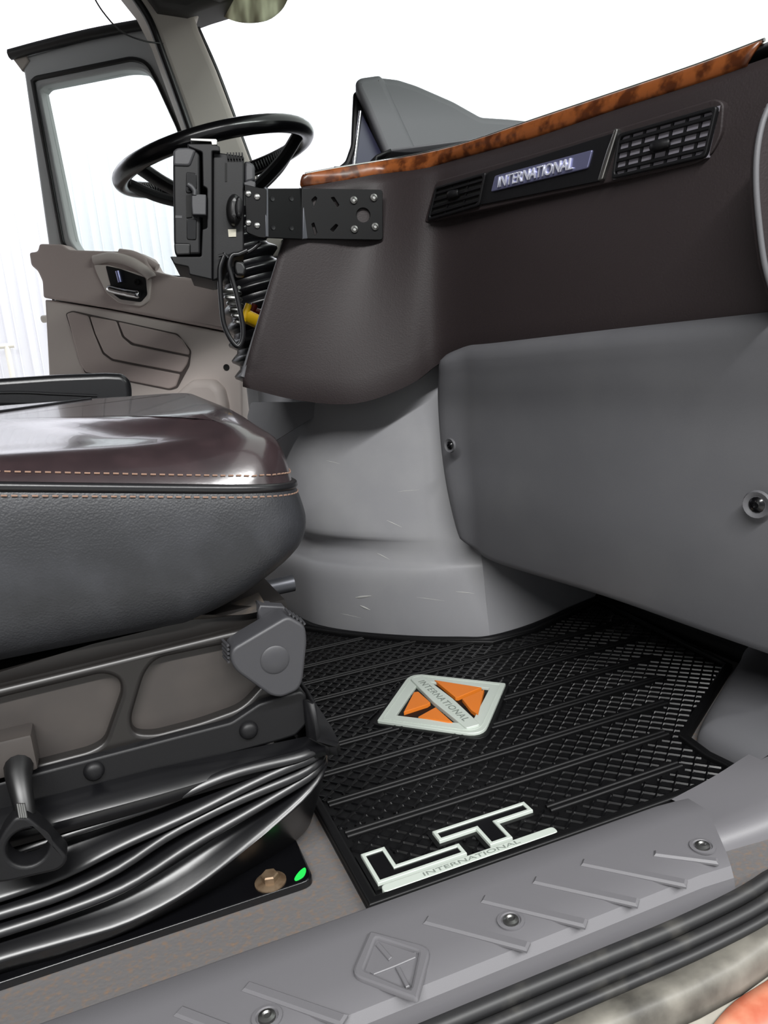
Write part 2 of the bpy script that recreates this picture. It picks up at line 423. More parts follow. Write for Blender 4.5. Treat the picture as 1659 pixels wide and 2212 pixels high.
# pale scuffs and scratches on the cover
def bvh0(o):
    from mathutils.bvhtree import BVHTree
    return BVHTree.FromPolygons([v.co for v in o.data.vertices], [tuple(p.vertices) for p in o.data.polygons])
etree = bvh0(shell)
def scuff(a, b, wd, parent, tree):
    p = []
    for t in (0, .33, .66, 1):
        h = tree.ray_cast(CAM, ray(lerp(a[0], b[0], t), lerp(a[1], b[1], t)).normalized())[0]
        if h is None: return
        p.append(h)
    tube('scuff_mark', p, [wd * .3, wd, wd * .8, wd * .2], 'scuff', parent, n=6)
for a, b, wd in (((768, 1291), (802, 1287), .0022), ((778, 1308), (800, 1318), .0018), ((835, 1124), (868, 1139), .0008), ((815, 1195), (842, 1209), .0009), ((985, 1278), (1025, 1282), .0008), ((860, 1062), (905, 1058), .0005), ((705, 995), (735, 1002), .0006), ((735, 1325), (780, 1335), .0005), ((900, 1290), (960, 1298), .0005)):
    scuff(a, b, wd, shell, etree)

# ================================================================== dashboard
da = thing('dashboard', 'dark brown dashboard with wood trim, air vents and a grey knee panel', 'dashboard', (.7, 1.1, .2))
topx = [.40, .47, .55, .598, .629, .668, .701, .725, .742]
trim_bot = [(652, 404), (738, 391), (824, 376), (916, 364), (984, 345), (1150, 299), (1328, 238), (1500, 183), (1616, 143)]
trim_top = [(656, 379), (738, 364), (824, 350), (904, 336), (1004, 312), (1150, 263), (1328, 204), (1500, 146), (1647, 91)]
low = [(520, 826), (640, 855), (765, 862), (880, 822), (958, 770), (1100, 743), (1300, 722), (1480, 700), (1640, 682)]
lowx = [.255, .35, .44, .53, .590, .628, .669, .698, .718]
top3 = [P(*p, 'x', x) for p, x in zip(trim_bot, topx)]; low3 = [P(*p, 'x', x) for p, x in zip(low, lowx)]
ttop3 = [P(*p, 'x', x + .004) for p, x in zip(trim_top, topx)]
def ext(L, y):                               # carry a row on past the frame towards the passenger door
    a, b = L[-2], L[-1]; d = (b - a); return L + [b + d * ((y - b.y) / d.y)]
top3 = ext(top3, .575); low3 = ext(low3, .575)
rows = []
for t, bul in ((0, 0), (.05, .004), (.25, .006), (.5, .006), (.75, .005), (.9, .002), (.965, .0)):
    rows.append([a.lerp(b, t) + V((-.7, -.7, 0)) * bul for a, b in zip(top3, low3)])
bot = [p + V((.004, .004, -.006)) for p in low3]; und = [p + V((.03, .05, -.004)) for p in low3]; und2 = [p + V((.10, .16, .01)) for p in low3]
up_rows = [smooth_line(r, 6) for r in rows + [bot, und, und2]]
grid('main_panel', up_rows, 'dash_vinyl', da, angle=45, thick=.006)
def dash_at(u, t):                           # point on the dash face: u along the columns (0..8), t from trim (0) down (1)
    i = min(int(u), 8); f = u - i
    a = top3[i].lerp(top3[i + 1], f); b = low3[i].lerp(low3[i + 1], f); return a.lerp(b, t)
# light edge strip up the driver's side of the panel
edge = [P(652, 408, 'x', topx[0])] + [top3[0].lerp(low3[0], t) for t in (.2, .4, .6, .8, .97)]
tube('edge_strip', smooth_line(edge), .0045, 'pad_grey', da, n=8)
# wood trim with its bright upper strip
wt = [smooth_line([a.lerp(b, t) + V((-1, -.6, 0)) * k for a, b in zip(top3[:9], ttop3)], 6) for t, k in ((0, -.004), (.02, .002), (.12, .004), (.5, .005), (.88, .004), (.98, .002), (1, -.004))]
grid('wood_trim', wt, 'wood', da, angle=50, thick=.004)
tube('bright_strip', smooth_line([p + V((.003, 0, .0025)) for p in ttop3], 6), .0022, 'steel', da, n=8)
# top pad going forward to the windscreen
tp = ttop3 + [ttop3[-1] + V((.004, -.05, .0)), ttop3[-1] + V((.004, -.12, .0))]
rows = [[p + V((dx, dx * .35, dz)) for p in tp] for dx, dz in ((.006, -.002), (.02, .0), (.08, .004), (.2, .004), (.33, -.02), (.40, -.06))]
loft('top_pad', rows, 'pad_grey', da, nu=4, nv=2, thick=.004)
# driver's side of the dashboard beyond the centre stack
loft('driver_panel', [[V((x0 + (y - 1.5) * .05, y, z0)) for y in (1.47, 1.7, 2.0, 2.4)] for x0, z0 in ((.62, .93), (.58, .90), (.60, .75), (.66, .55), (.72, .40), (.9, .36))], 'black_plastic', da, nu=3, nv=3, thick=.006)
grid('driver_top', [[V((x, y, z)) for y in (1.47, 1.8, 2.4)] for x, z in ((.62, .93), (.8, .95), (1.2, .93))], 'pad_grey', da, thick=.004)

# vents and nameplate in one recessed strip on the face
VA = P(920, 445, 'x', .590); VB = P(1556, 270, 'x', .722)
vu = (VB - VA).normalized(); vn = vu.cross(V((0, 0, 1))).normalized(); 
if vn.y > 0: vn = -vn
vv_up = vn.cross(vu) if vn.cross(vu).z > 0 else vu.cross(vn)
SP = Plane(VA + vn * .008, vu, vv_up)
if SP.n.dot(vn) < 0: SP = Plane(VA + vn * .008, -vu, vv_up)
strip = [SP.px(*p) for p in [(915, 482), (940, 392), (1200, 318), (1330, 278), (1545, 212), (1563, 222), (1558, 290), (1535, 335), (1500, 355), (1330, 392), (1120, 436)]]
plate('vent_surround', SP, rounded(strip, .008, 3), -.0005, .02, 'dash_vinyl', da, bev=.002)
def vent(quad, holes_u, holes_v, name, knobpx, dark, back):
    q = [V(SP.px(*p)) for p in quad]         # bl, br, tr, tl
    g = put(name, bpy.data.meshes.new(name), None, da)
    v, f = plate_data(SP, [[tuple(x) for x in q]], .0004, .004)
    g.data.from_pydata([tuple(x) for x in v], [], f); g.data.materials.append(MATS[back])
    def at(a, b): return (q[0] * (1 - a) + q[1] * a) * (1 - b) + (q[3] * (1 - a) + q[2] * a) * b
    fr = rounded([tuple(x) for x in q], .006, 4); inn = rounded(inset([tuple(x) for x in (q if area2(q) > 0 else q[::-1])], .0045), .005, 4)
    plate('bezel', SP, [fr, inn], .006, .008, 'black_plastic', g, bev=.0015)
    for k in range(1, holes_v):              # horizontal slats
        b = k / holes_v; a0, a1 = at(.02, b), at(.98, b); w_ = .0022
        plate('slat', SP, [(a0.x, a0.y - w_), (a1.x, a1.y - w_), (a1.x, a1.y + w_), (a0.x, a0.y + w_)], .0045, .007, 'black_plastic', g, bev=.0008, seg=1)
    for k in range(1, holes_u):              # upright fins
        a = k / holes_u; b0, b1 = at(a, .02), at(a, .98); w_ = .0016
        plate('fin', SP, [(b0.x - w_, b0.y), (b0.x + w_, b0.y), (b1.x + w_, b1.y), (b1.x - w_, b1.y)], .0028, .004, dark, g)
    c = SP.px(*knobpx); c0 = SP.w(c[0], c[1], .006)
    tube('thumb_tab', smooth_line([c0 + SP.u * -.011, c0 + SP.u * -.004 + SP.n * .004, c0 + SP.u * .006 + SP.n * .003, c0 + SP.u * .014]), [.0035] + [.006] * 12 + [.0055] * 5 + [.003], 'black_plastic', g, n=10, r2=.004)
    return g
vent([(927, 478), (1040, 445), (1055, 372), (945, 404)], 3, 5, 'air_vent', (985, 420), 'black_plastic', 'black_void')
vent([(1325, 388), (1530, 340), (1556, 228), (1340, 290)], 7, 5, 'air_vent', (1432, 315), 'black_plastic', 'vent_back')
fin = [SP.px(*p) for p in [(1297, 392), (1308, 388), (1342, 280), (1335, 278), (1316, 330)]]
plate('divider_fin', SP, rounded(fin, .002, 2), .007, .012, 'steel', da, bev=.0015)
nb = [SP.px(*p) for p in [(1040, 443), (1296, 392), (1330, 287), (1056, 372)]]
npl = plate('nameplate_panel', SP, rounded(nb, .003, 3), .003, .006, 'black_plastic', da, bev=.001)
pl_ = [SP.px(*p) for p in [(1066, 415), (1275, 364), (1286, 324), (1075, 380)]]
badge = plate('nameplate', SP, rounded(pl_, .003, 3), .006, .004, 'plate_chrome', da, bev=.0012, label='chrome nameplate')
a_, b_, c_, d_ = [V(p) for p in pl_]
ctr = (a_ + b_ + c_ + d_) / 4; du = ((b_ + c_) - (a_ + d_)) / 2; 
text('lettering', 'INTERNATIONAL', SP, ctr.x - du.x * .04, ctr.y - du.y * .04, du.length * .78, (d_ - a_).length * .62, .003, 'letter_bright', badge, c0=.006, shear=.25, rot=math.atan2(du.y, du.x), label='raised INTERNATIONAL lettering')

# grey knee panel under the brow
kc = [([(963, 772), (951, 815), (950, 880), (958, 980), (972, 1070), (992, 1150)], .574), ([(1008, 752), (1004, 815), (1004, 890), (1010, 990), (1020, 1080), (1030, 1178)], .592),
      ([(1060, 747), (1060, 815), (1060, 890), (1062, 990), (1066, 1085), (1075, 1204)], .603), ([(1300, 722), (1300, 800), (1300, 890), (1300, 1010), (1300, 1150), (1300, 1272)], .648),
      ([(1500, 700), (1500, 790), (1500, 900), (1500, 1040), (1500, 1190), (1500, 1340)], .682), ([(1659, 681), (1659, 780), (1659, 905), (1659, 1060), (1659, 1230), (1659, 1394)], .706)]
off = [.012, .006, .010, .002, -.006, 0]
cols = [[P(*p, 'x', x + o) for p, o in zip(L, off)] for L, x in kc]
last = [a + (a - b) * .5 for a, b in zip(cols[-1], cols[-2])]; cols.append(last)
cols = [c + [c[-1] + V((.010, .003, -.006)), c[-1] + V((.05, .012, -.006)), c[-1] + V((.20, .05, .0))] for c in cols]
cols = [[p + V((.05, .02, 0)) for p in cols[0]]] + cols
cols = [[c[0] + V((.10, .04, .004))] + c for c in cols]
rows = [[c[i] for c in cols] for i in range(len(cols[0]))]
kp = loft('knee_panel', rows, 'grey_plastic', da, nu=5, nv=4, angle=60, thick=.006, label='grey plastic knee panel')
ktree = bvh0(kp)
for a, b, wd in (((1150, 1140), (1255, 1163), .0005), ((1120, 1010), (1180, 1035), .0003), ((1360, 968), (1352, 978), .0004), ((1100, 1180), (1112, 1195), .0006), ((1105, 1232), (1118, 1222), .0012), ((1098, 1242), (1104, 1236), .0010)):
    scuff(a, b, wd, kp, ktree)
def panel_screw(px, py, x, parent, r=.016):
    c = P(px, py, 'x', x); n = V((-.93, -.33, .0)).normalized()
    s = lathe('screw_recess', [(r, 0), (r * .9, .0035), (r * .62, .0015), (r * .58, .001)], c, n, 'grey_plastic', parent)
    lathe('screw', [(r * .55, 0), (r * .55, .002), (r * .4, .0042), (r * .2, .005), (r * .18, .0025)], c, n, 'black_gloss', s, n=14)
panel_screw(973, 962, .565, da, .013); panel_screw(1636, 1090, .690, da, .017)

# instrument hood on the driver's side
HP = Plane((0, 1.64, 0), (1, 0, 0), (0, 0, 1))
HX = Plane((0, 1.64, 0), (1, 0, 0), (0, 0, 1)); HX.n = V((-.325, -.945, 0))     # the hood runs slightly forward towards the driver
hl = [(800, 168), (818, 163), (860, 168), (900, 181), (980, 216), (1040, 250), (1100, 254), (1175, 262), (1190, 330), (850, 350)]
plate('instrument_hood', HX, rounded(HP.pts(hl), .008, 3), 0, .55, 'pad_grey', da, bev=.016, seg=4)
ll = [(839, 352), (790, 235), (768, 190), (768, 176), (778, 168), (820, 162), (830, 172), (912, 350)]
plate('hood_lip', HX, rounded(HP.pts(ll), .006, 3), .008, .58, 'pad_grey', da, bev=.014, seg=4)
nv_ = [(786, 232), (845, 350), (773, 358)]
plate('cluster_side', HP, HP.pts(nv_), -.02, .02, 'navy', da, bev=.002)
tube('cluster_edge', [HP.w(*HP.px(785, 234), -.018), HP.w(*HP.px(770, 356), -.018)], .004, 'chrome', da, n=8)
cl = [(762, 185), (757, 300), (745, 335), (715, 360), (790, 358), (800, 235), (770, 178)]
plate('cluster_housing', HX, rounded(HP.pts(cl), .006, 3), -.04, .48, 'black_plastic', da, bev=.01)

# passenger pillar cover at the dashboard's end
PC = Plane((.685, .63, .6), (1, .0, 0), (0, 0, 1))
pc = [(1659, 228), (1643, 270), (1632, 330), (1630, 400), (1636, 480), (1648, 570), (1668, 640), (1800, 640), (1800, 200)]
ppc = plate('pillar_cover', PC, rounded(PC.pts(pc), .004, 2), 0, .006, 'dash_vinyl', None, bev=.002)
tag(ppc, 'dark pillar cover at the passenger end of the dashboard', 'trim panel')
tube('edge_bead', smooth_line([PC.w(*PC.px(*p), .002) for p in pc[:7]]), .003, 'pad_grey', ppc, n=8)

# ================================================================== passenger seat
st = thing('passenger_seat', 'passenger seat with glossy leather cushion on a black pleated bellows base', 'seat', (-.1, .96, 0))
X0, XF, Y0, Y1 = -.42, .186, .722, 1.24
def zs(x): return .442 - .165 * x if x > -.12 else .4618 - .05 * (x + .12)
out0 = rounded([(X0, Y0), (XF, Y0), (XF, Y1), (X0, Y1)], [.04, .095, .095, .04], 12)
# add points on the straight runs
def dense(L, step=.02):
    o = []
    for i in range(len(L)):
        a, b = V(L[i]), V(L[(i + 1) % len(L)]); n = max(1, int((b - a).length / step))
        o += [tuple(a.lerp(b, k / n)) for k in range(n)]
    return o
out0 = dense(out0)
cx, cy = (X0 + XF) / 2, (Y0 + Y1) / 2
def ring_in(d):                              # the outline drawn in by d towards the inside
    if d <= .09: return inset(out0, d)
    q = inset(out0, .09); k = min(.985, (d - .09) / .16)
    return [(x + (cx - x) * k, y + (cy - y) * k) for x, y in q]
def zc(x, y): return .506 - .03 * x + .06 * (max(y, .8) - .98)
def sst(t): t = max(0, min(1, t)); return t * t * (3 - 2 * t)
def roll(d):                                # bolster roll, then the panel rising gently to the middle
    return .68 * (1 - math.exp(-d / .022)) / .9585 if d < .07 else .68 + .32 * math.sin(math.pi / 2 * min(1, (d - .07) / .18))
def rise(x, d, y=.74): return roll(d * (1 + 3.5 * sst(((y - Y0) - (XF - x)) / .25 + .4) + 3.0 * sst(((y - Y0) - (x - X0)) / .3 + .4))) * (zc(x, y) - zs(x))
# leather top
rows = []
for d in (0, .002, .004, .007, .011, .016, .022, .03, .039, .049, .06, .072, .081, .09, .10, .115, .13, .145, .16, .175, .19, .21, .23, .25):
    rows.append([V((x, y, zs(x) + rise(x, d, y))) for x, y in ring_in(d)])
cush = grid('cushion', rows, 'leather_top', st, closed_u=True, cap=True, angle=60, label='dark brown glossy leather cushion top')
# black grained skirt
rows = []
for d, f in ((.001, 0), (-.003, -.05), (-.007, -.2), (-.009, -.42), (-.006, -.65), (.004, -.84), (.022, -.96), (.05, -1.0), (.12, -1.0)):
    L = []
    for x, y in inset(out0, d):
        zt = zs(x); zb = .293 + max(0, x - .05) * .15
        t = max(0, (x - .06)) / .12                  # the lower front corner tucks back
        L.append(V((x - max(0, (-f - .45) / .55) ** 2.2 * .06 * t, y, zt + (zt - zb) * f)))
    rows.append(L)
cc = [smooth_line([r[j] for r in rows], 4) for j in range(len(rows[0]))]; rows = [[c[i] for c in cc] for i in range(len(cc[0]))]
grid('skirt', rows, 'leather_side', st, closed_u=True, cap=True, angle=60, label='black grained leather skirt')
pipe = [V((x, y, zs(x) - .001)) for x, y in inset(out0, -.001)]
tube('piping', pipe, .0045, 'leather_black', cush, n=8, closed=True)
def stitches(name, ringf, parent, L=.007, gap=.002):
    pts = ringf; vs, fs = [], []; acc = 0
    seg = []
    for i in range(len(pts)):
        a, b = pts[i], pts[(i + 1) % len(pts)]; n = max(1, int((b - a).length / .0015)); seg += [a.lerp(b, k / n) for k in range(n)]
    i = 0; stepn = 4
    while i + stepn < len(seg):
        v, f = tube_data([seg[i], seg[i + stepn - 1]], .0008, 5); k = len(vs); vs += v; fs += [tuple(q + k for q in w_) for w_ in f]; i += stepn + 1
    o = mesh(name, vs, fs, 'thread', parent, 60, fix=False); o['kind'] = 'stuff'; return o
ins = [(k * .0003, inset(out0, k * .0003)) for k in range(60)]
sl_ = []
for i in range(len(out0)):                   # a thread line a fixed height above the piping
    for d, L in ins:
        x, y = L[i]
        if rise(x, d, y) > .0105: break
    sl_.append(V((x, y, zs(x) + rise(x, d, y))) + (V((x, y, 0)) - V((cx, cy, 0))).normalized() * .0008 + V((0, 0, .0005)))
stitches('stitching', sl_, cush)
stitches('stitching', [V((x, y, zs(x) - .0085)) for x, y in inset(out0, -.0045)], cush)
# seams between the cushion panels
from mathutils.bvhtree import BVHTree
def bvh(o): return BVHTree.FromPolygons([v.co for v in o.data.vertices], [tuple(p.vertices) for p in o.data.polygons])
ctree = bvh(cush)
def on_top(x, y):
    h = ctree.ray_cast(V((x, y, 1)), V((0, 0, -1)))[0]; return h + V((0, 0, .0006))
tube('panel_seam', smooth_line([on_top(lerp(-.36, .0, t), lerp(.78, 1.19, t)) for t in (0, .15, .3, .45, .6, .75, .9, 1)], 6), .0022, 'leather_black', cush, n=6)

# pressed-steel side panel with two recesses
SD = Plane((0, .742, 0), (1, 0, 0), (0, 0, 1))
outl = SD.pts([(-640, 1655), (-200, 1532), (0, 1478), (250, 1418), (480, 1362), (600, 1335), (655, 1345), (650, 1440), (600, 1500), (560, 1530), (480, 1560), (350, 1592), (150, 1648), (0, 1692), (-200, 1750), (-640, 1880)])
h1 = rounded(SD.pts([(-190, 1556), (0, 1502), (225, 1448), (258, 1462), (262, 1490), (225, 1595), (195, 1612), (0, 1662), (-190, 1712)]), .012, 4)
h2 = rounded(SD.pts([(335, 1418), (430, 1398), (560, 1372), (590, 1400), (575, 1460), (520, 1520), (430, 1552), (330, 1578), (288, 1575), (282, 1545), (310, 1450)]), .012, 4)
sp = plate('side_panel', SD, [outl, h1, h2], .010, .012, 'seat_metal', st, bev=.005, seg=3)
for h in (h1, h2): plate('recess', SD, h, -.002, .004, 'seat_metal_in', sp)
plate('under_frame', SD, SD.pts([(-640, 1640), (-200, 1520), (200, 1398), (500, 1325), (620, 1300), (640, 1360), (300, 1440), (-200, 1570), (-640, 1690)]), -.01, .42, 'seat_metal', st)
# crumpled trim cloth under the cushion's front
loft('cushion_cloth', [[V((x, y, .300 + .006 * math.sin(40 * x + ph))) for x in (.03, .05, .07, .09, .11, .13)] for y, ph in ((.742, 0), (.750, 1.2), (.775, 2))], 'cloth_dark', st, nu=4, nv=3)
pts_ = SD.pts([(555, 1318), (560, 1305), (612, 1308), (625, 1325), (560, 1345)])
plate('bracket_tab', SD, pts_, .004, .02, 'knob', st, bev=.002)
# triangular height knob
KP = Plane((0, .700, 0), (1, 0, 0), (0, 0, 1))
kb = rounded(KP.pts([(500, 1402), (622, 1330), (660, 1352), (664, 1385), (655, 1470), (645, 1492), (608, 1508), (585, 1504), (512, 1452), (498, 1430)]), .006, 4)
kn = plate('height_knob', KP, kb, .0, .034, 'knob', st, bev=.003, label='dark grey triangular knob')
kc_ = KP.px(594, 1425); lathe('knob_disc', [(.014, -.004), (.014, .0006), (.012, .0018), (.004, .0022)], KP.w(*kc_, 0), KP.n, 'knob', kn, n=28)
for i in range(5):                           # grip ridges
    t = i / 4; a = V(KP.w(*KP.px(lerp(497, 499, t), lerp(1398, 1434, t)), -.006))
    tube('grip_ridge', [a + V((-.001, 0, 0)), a + V((-.003, .02, 0))], .0014, 'knob', kn, n=6)
    b = V(KP.w(*KP.px(lerp(628, 660, t), lerp(1331, 1352, t)), -.003)); tube('grip_ridge', [b + V((0, 0, .001)), b + V((0, .018, .002))], .0012, 'knob', kn, n=6)
tube('knob_shaft', [KP.w(*kc_, -.03), KP.w(*kc_, -.06)], .012, 'black_plastic', kn, n=14)
# bellows flange with rivets
FP = Plane((0, .722, 0), (1, 0, 0), (0, 0, 1))
fl = FP.pts([(-640, 1866), (-200, 1745), (0, 1690), (300, 1612), (500, 1560), (560, 1520), (650, 1492), (662, 1500), (668, 1560), (640, 1590), (610, 1600), (300, 1686), (92, 1742), (-200, 1822), (-640, 1945)])
plate('bellows_flange', FP, rounded(fl, .003, 2), 0, .022, 'black_plastic', st, bev=.003)
for p in ((203, 1665), (537, 1577), (-130, 1752)):
    c = FP.px(*p); lathe('rivet', [(.0095, 0), (.0088, .003), (.006, .0055), (.002, .0065)], FP.w(*c, 0), FP.n, 'black_plastic', st, n=20)
# flared front corner of the base
c1 = [P(655, 1495, 'y', .722), P(664, 1570, 'y', .722)]
rows = [[V((.152, .722, .200)), V((.160, .745, .200)), V((.160, 1.18, .200))], [V((.150, .722, .160)), V((.162, .748, .160)), V((.163, 1.18, .160))], [V((.165, .715, .148)), V((.183, .755, .146)), V((.186, 1.18, .146))], [V((.165, .715, .139)), V((.184, .755, .136)), V((.188, 1.18, .136))]]
grid('corner_shroud', [smooth_line(r, 4) for r in rows], 'black_plastic', st, angle=30, thick=.004)
sh = [[V((-.42, .722, .168)), V((.0, .722, .168)), V((.150, .722, .160))], [V((-.42, .706, .152)), V((0, .706, .150)), V((.165, .715, .148))], [V((-.42, .704, .140)), V((0, .704, .140)), V((.165, .715, .139))]]
grid('upper_shroud', sh, 'bellows_rubber', st, angle=30, thick=.004)
# pleated rubber bellows: every fold runs down from the front corner to the rear
CR = [  # (crest z at x), valley follows below
    ([-.42, -.15, -.08, 0, .07, .165], [.128, .132, .136, .140, .149, .145]),
    ([-.42, -.146, -.09, -.04, .025, .09, .132, .165], [.090, .094, .098, .109, .120, .134, .140, .138]),
    ([-.42, -.15, -.096, -.047, .003, .065, .13, .165], [.074, .077, .078, .087, .105, .119, .128, .132]),
    ([-.42, -.152, -.10, -.042, .02, .084, .134, .165], [.056, .060, .061, .067, .088, .106, .120, .126]),
    ([-.42, -.157, -.104, -.048, .014, .08, .138, .165], [.030, .034, .032, .031, .045, .075, .105, .119])]
bo = dense(rounded([(-.42, 0), (.166, 0), (.166, .49), (-.42, .49)], [.01, .045, .045, .01], 8), .015)
def bring(zf, outset):
    L = inset(bo, -outset); return [V((x, .712 + y, zf(x))) for x, y in L]
rows = []
fz = [(lambda x, q=q: sinterp(*q, x)) for q in CR]
rows.append(bring(lambda x: .152, -.004))
for k in range(5):
    up = fz[k]
    rows.append(bring(lambda x, u=up: u(x) + .006, .0025)); rows.append(bring(up, .008)); rows.append(bring(lambda x, u=up: u(x) - .004, .006))
    if k < 4:
        nx = fz[k + 1]; rows.append(bring(lambda x, u=up, n=nx: lerp(u(x), n(x) + .006, .5) - .001, -.012))
bt = ([-.42, -.163, -.108, -.042, .035, .109, .165], [.730, .724, .719, .725, .746, .773, .80])
low_ = []
for x, y in bo:
    yn = sinterp(*bt, x); s_ = (.49 - y) / .49; low_.append(V((x - (.0 if x < .1 else .0), .712 + y + (yn - .712) * max(0, s_), .009)))
rows.append([a.lerp(b, .35) + V((0, .0, -.002)) for a, b in zip(rows[-1], low_)]); rows.append(low_)
cols_ = [smooth_line([r[j] for r in rows], 3) for j in range(len(rows[0]))]
rows = [[c[i] for c in cols_] for i in range(len(cols_[0]))]
grid('bellows', rows, 'bellows_rubber', st, closed_u=True, angle=60, label='black pleated rubber bellows')
# base plate, bolt, paint mark
BP = Plane((0, 0, 0), (1, 0, 0), (0, 1, 0))
bp = plate('base_plate', BP, rounded([(-.45, .712), (.136, .712), (.136, 1.2), (-.45, 1.2)], [.005, .014, .014, .005]), .009, .008, 'black_gloss', st, bev=.002)
bc = P(584, 1902, 'z', .011)
lathe('washer', [(.0165, 0), (.0165, .0015), (.013, .003), (.0105, .0035)], (bc.x, bc.y, .009), (0, 0, 1), 'bolt_zinc', bp, n=24)
lathe('bolt', [(.0092, 0), (.0092, .006), (.008, .0075), (.002, .0075)], (bc.x, bc.y, .0120), (0, 0, 1), 'bolt_zinc', bp, n=6, angle=20)
gm = [FLOOR.px(*p) for p in [(636, 1898), (645, 1884), (658, 1874), (661, 1882), (655, 1894), (640, 1902)]]
gm = [tuple(V(P(*p, 'z', .0095))[:2]) for p in [(636, 1898), (645, 1884), (658, 1874), (661, 1882), (655, 1894), (640, 1902)]]
plate('paint_mark', BP, smooth_loop(gm, 3), .0096, .001, 'green_paint', bp, label='green paint mark')
# lower triangular handle with a round hole
LP = Plane((0, .672, 0), (1, 0, 0), (0, 0, 1))
lh = rounded(LP.pts([(32, 1765), (58, 1764), (90, 1790), (146, 1852), (142, 1868), (125, 1882), (20, 1906), (-30, 1912), (-40, 1890), (5, 1800)]), .004, 4)
hc = V(LP.px(60, 1832)); hr = .0165
hole = [tuple(hc + V((math.cos(a) * hr, math.sin(a) * hr))) for a in [2 * math.pi * k / 28 for k in range(28)]]
hn = plate('lower_handle', LP, [lh, hole], 0, .022, 'black_plastic', st, bev=.003, label='black triangular handle with a round hole')
a = LP.w(*LP.px(48, 1760), -.012)
tube('handle_neck', [a + V((0, .004, -.01)), a + V((-.002, .02, .02)), a + V((-.002, .05, .028))], [.008, .011, .015], 'black_rubber', hn, n=14)
box('handle_guide', tuple(a + V((-.012, .045, .034))), (.05, .03, .034), 'seat_metal_in', hn, bev=.003)
for i in range(4):
    q = V(LP.w(*LP.px(40 + i * 4.6, 1752), .0)); tube('grip_ridge', [q + V((0, .002, .006)), q + V((0, 0, -.006))], .0011, 'steel', hn, n=6)
# fore-and-aft release lever poking out under the cushion
lv = P(605, 1268, 'y', .95)
tube('release_lever', [lv + V((-.08, 0, 0)), lv + V((.018, 0, .002))], .011, 'dull_steel', st, n=14)
# backrest
rows = []
for z, g in ((.47, .0), (.50, .02), (.75, .03), (1.1, .02), (1.25, .0), (1.28, -.03)):
    rows.append([V((-.43 - (z - .47) * .2 + dx * (1 + g), .98 + dy * (1 + g * 2), z)) for dx, dy in [(.06, -.2), (.075, -.15), (.06, 0), (.075, .15), (.06, .2), (0, .235), (-.05, .2), (-.06, 0), (-.05, -.2), (0, -.235)]])
grid('backrest', rows, 'leather_top', st, closed_u=True, cap=True, angle=60)
box('rear_frame', (-.40, .97, .30), (.06, .40, .12), 'seat_metal', st, bev=.01)

# ================================================================== driver's seat: its folded-down armrest shows over the cushion
ds = thing('driver_seat', 'black leather driver seat with padded armrest behind the passenger cushion', 'seat', (-.1, 1.85, 0))
ya = 1.60
AP = Plane((0, ya, 0), (1, 0, 0), (0, 0, 1))
prof_a = AP.pts([(-300, 884), (-300, 828), (0, 817), (120, 809), (230, 805), (266, 807), (282, 822), (286, 845), (284, 880), (240, 884), (120, 884), (0, 884)])
ar = plate('armrest', AP, rounded(prof_a, .008, 3), 0, .10, 'leather_black', ds, bev=.012, seg=4)
tube('armrest_piping', smooth_line([AP.w(*AP.px(*p), .001) for p in [(-300, 862), (0, 848), (120, 851), (210, 855)]], 8), .0028, 'leather_black', ar, n=6)
box('cushion', (-.12, 1.95, .40), (.56, .5, .15), 'leather_black', ds, bev=.05, seg=4)
box('armrest_bracket', (-.30, ya + .06, .49), (.05, .05, .12), 'black_plastic', ds, bev=.008)
box('seat_base', (-.12, 1.95, .165), (.44, .42, .33), 'bellows_rubber', ds, bev=.03)
box('backrest', (-.46, 1.95, .85), (.13, .48, .8), 'leather_black', ds, bev=.05, seg=4, mtx=Matrix.Rotation(math.radians(-10), 3, 'Y'))

# ================================================================== floor mat
fm = thing('floor_mat', 'black ribbed rubber floor mat with orange diamond emblem', 'floor mat', (.5, .9, 0))
far = [(.30, 1.56), (.345, 1.50), (.40, 1.415), (.49, 1.315), (.565, 1.245), (.615, 1.207), (.70, 1.212), (.79, 1.245), (.905, 1.288)]
poly = [(.172, .643), (.645, .643), (.652, .66), (.648, .70), (.655, .748), (.69, .772), (.867, .888)] + far[::-1] + [(.20, 1.56), (.172, 1.45)]
MP = Plane((0, 0, 0), (1, 0, 0), (0, 1, 0))
plate('mat_sheet', MP, poly, .005, .0048, 'mat_rubber', fm, bev=.001)
pin = inset(poly, .012)
rim = plate('rim', MP, [inset(poly, .0005), pin], .012, .008, 'mat_rubber', fm, bev=.003, label='raised rubber rim')
def inside(p, L):
    c = False; x, y = p; j = len(L) - 1
    for i in range(len(L)):
        (xi, yi), (xj, yj) = L[i], L[j]
        if (yi > y) != (yj > y) and x < (xj - xi) * (y - yi) / (yj - yi) + xi: c = not c
        j = i
    return c
emb_c = V((.427, 1.017))
def in_badge(x, y):
    if abs(x - emb_c.x) / .122 + abs(y - emb_c.y) / .140 < 1: return True
    if .185 < x < .30 and .662 < y < .728: return y < .694 or x < .224
    return False
ribs_y = [.702, .772, .843, .914, .984, 1.064, 1.146, 1.222, 1.297, 1.373]
rib_x = [(.412, .60), (.19, .64), (.19, .70), (.19, .75), (.19, .80), (.19, .84), (.19, .86), (.19, .60), (.19, .50), (.19, .42)]
def rib_free(y): return all(abs(y - r) > .0125 for r in ribs_y)
def near_rib(x, y):
    for r, (a, b) in zip(ribs_y, rib_x):
        if a - .004 < x < b + .004 and abs(y - (r + .012 * max(0, x - .45))) < .0105: return True
    return False
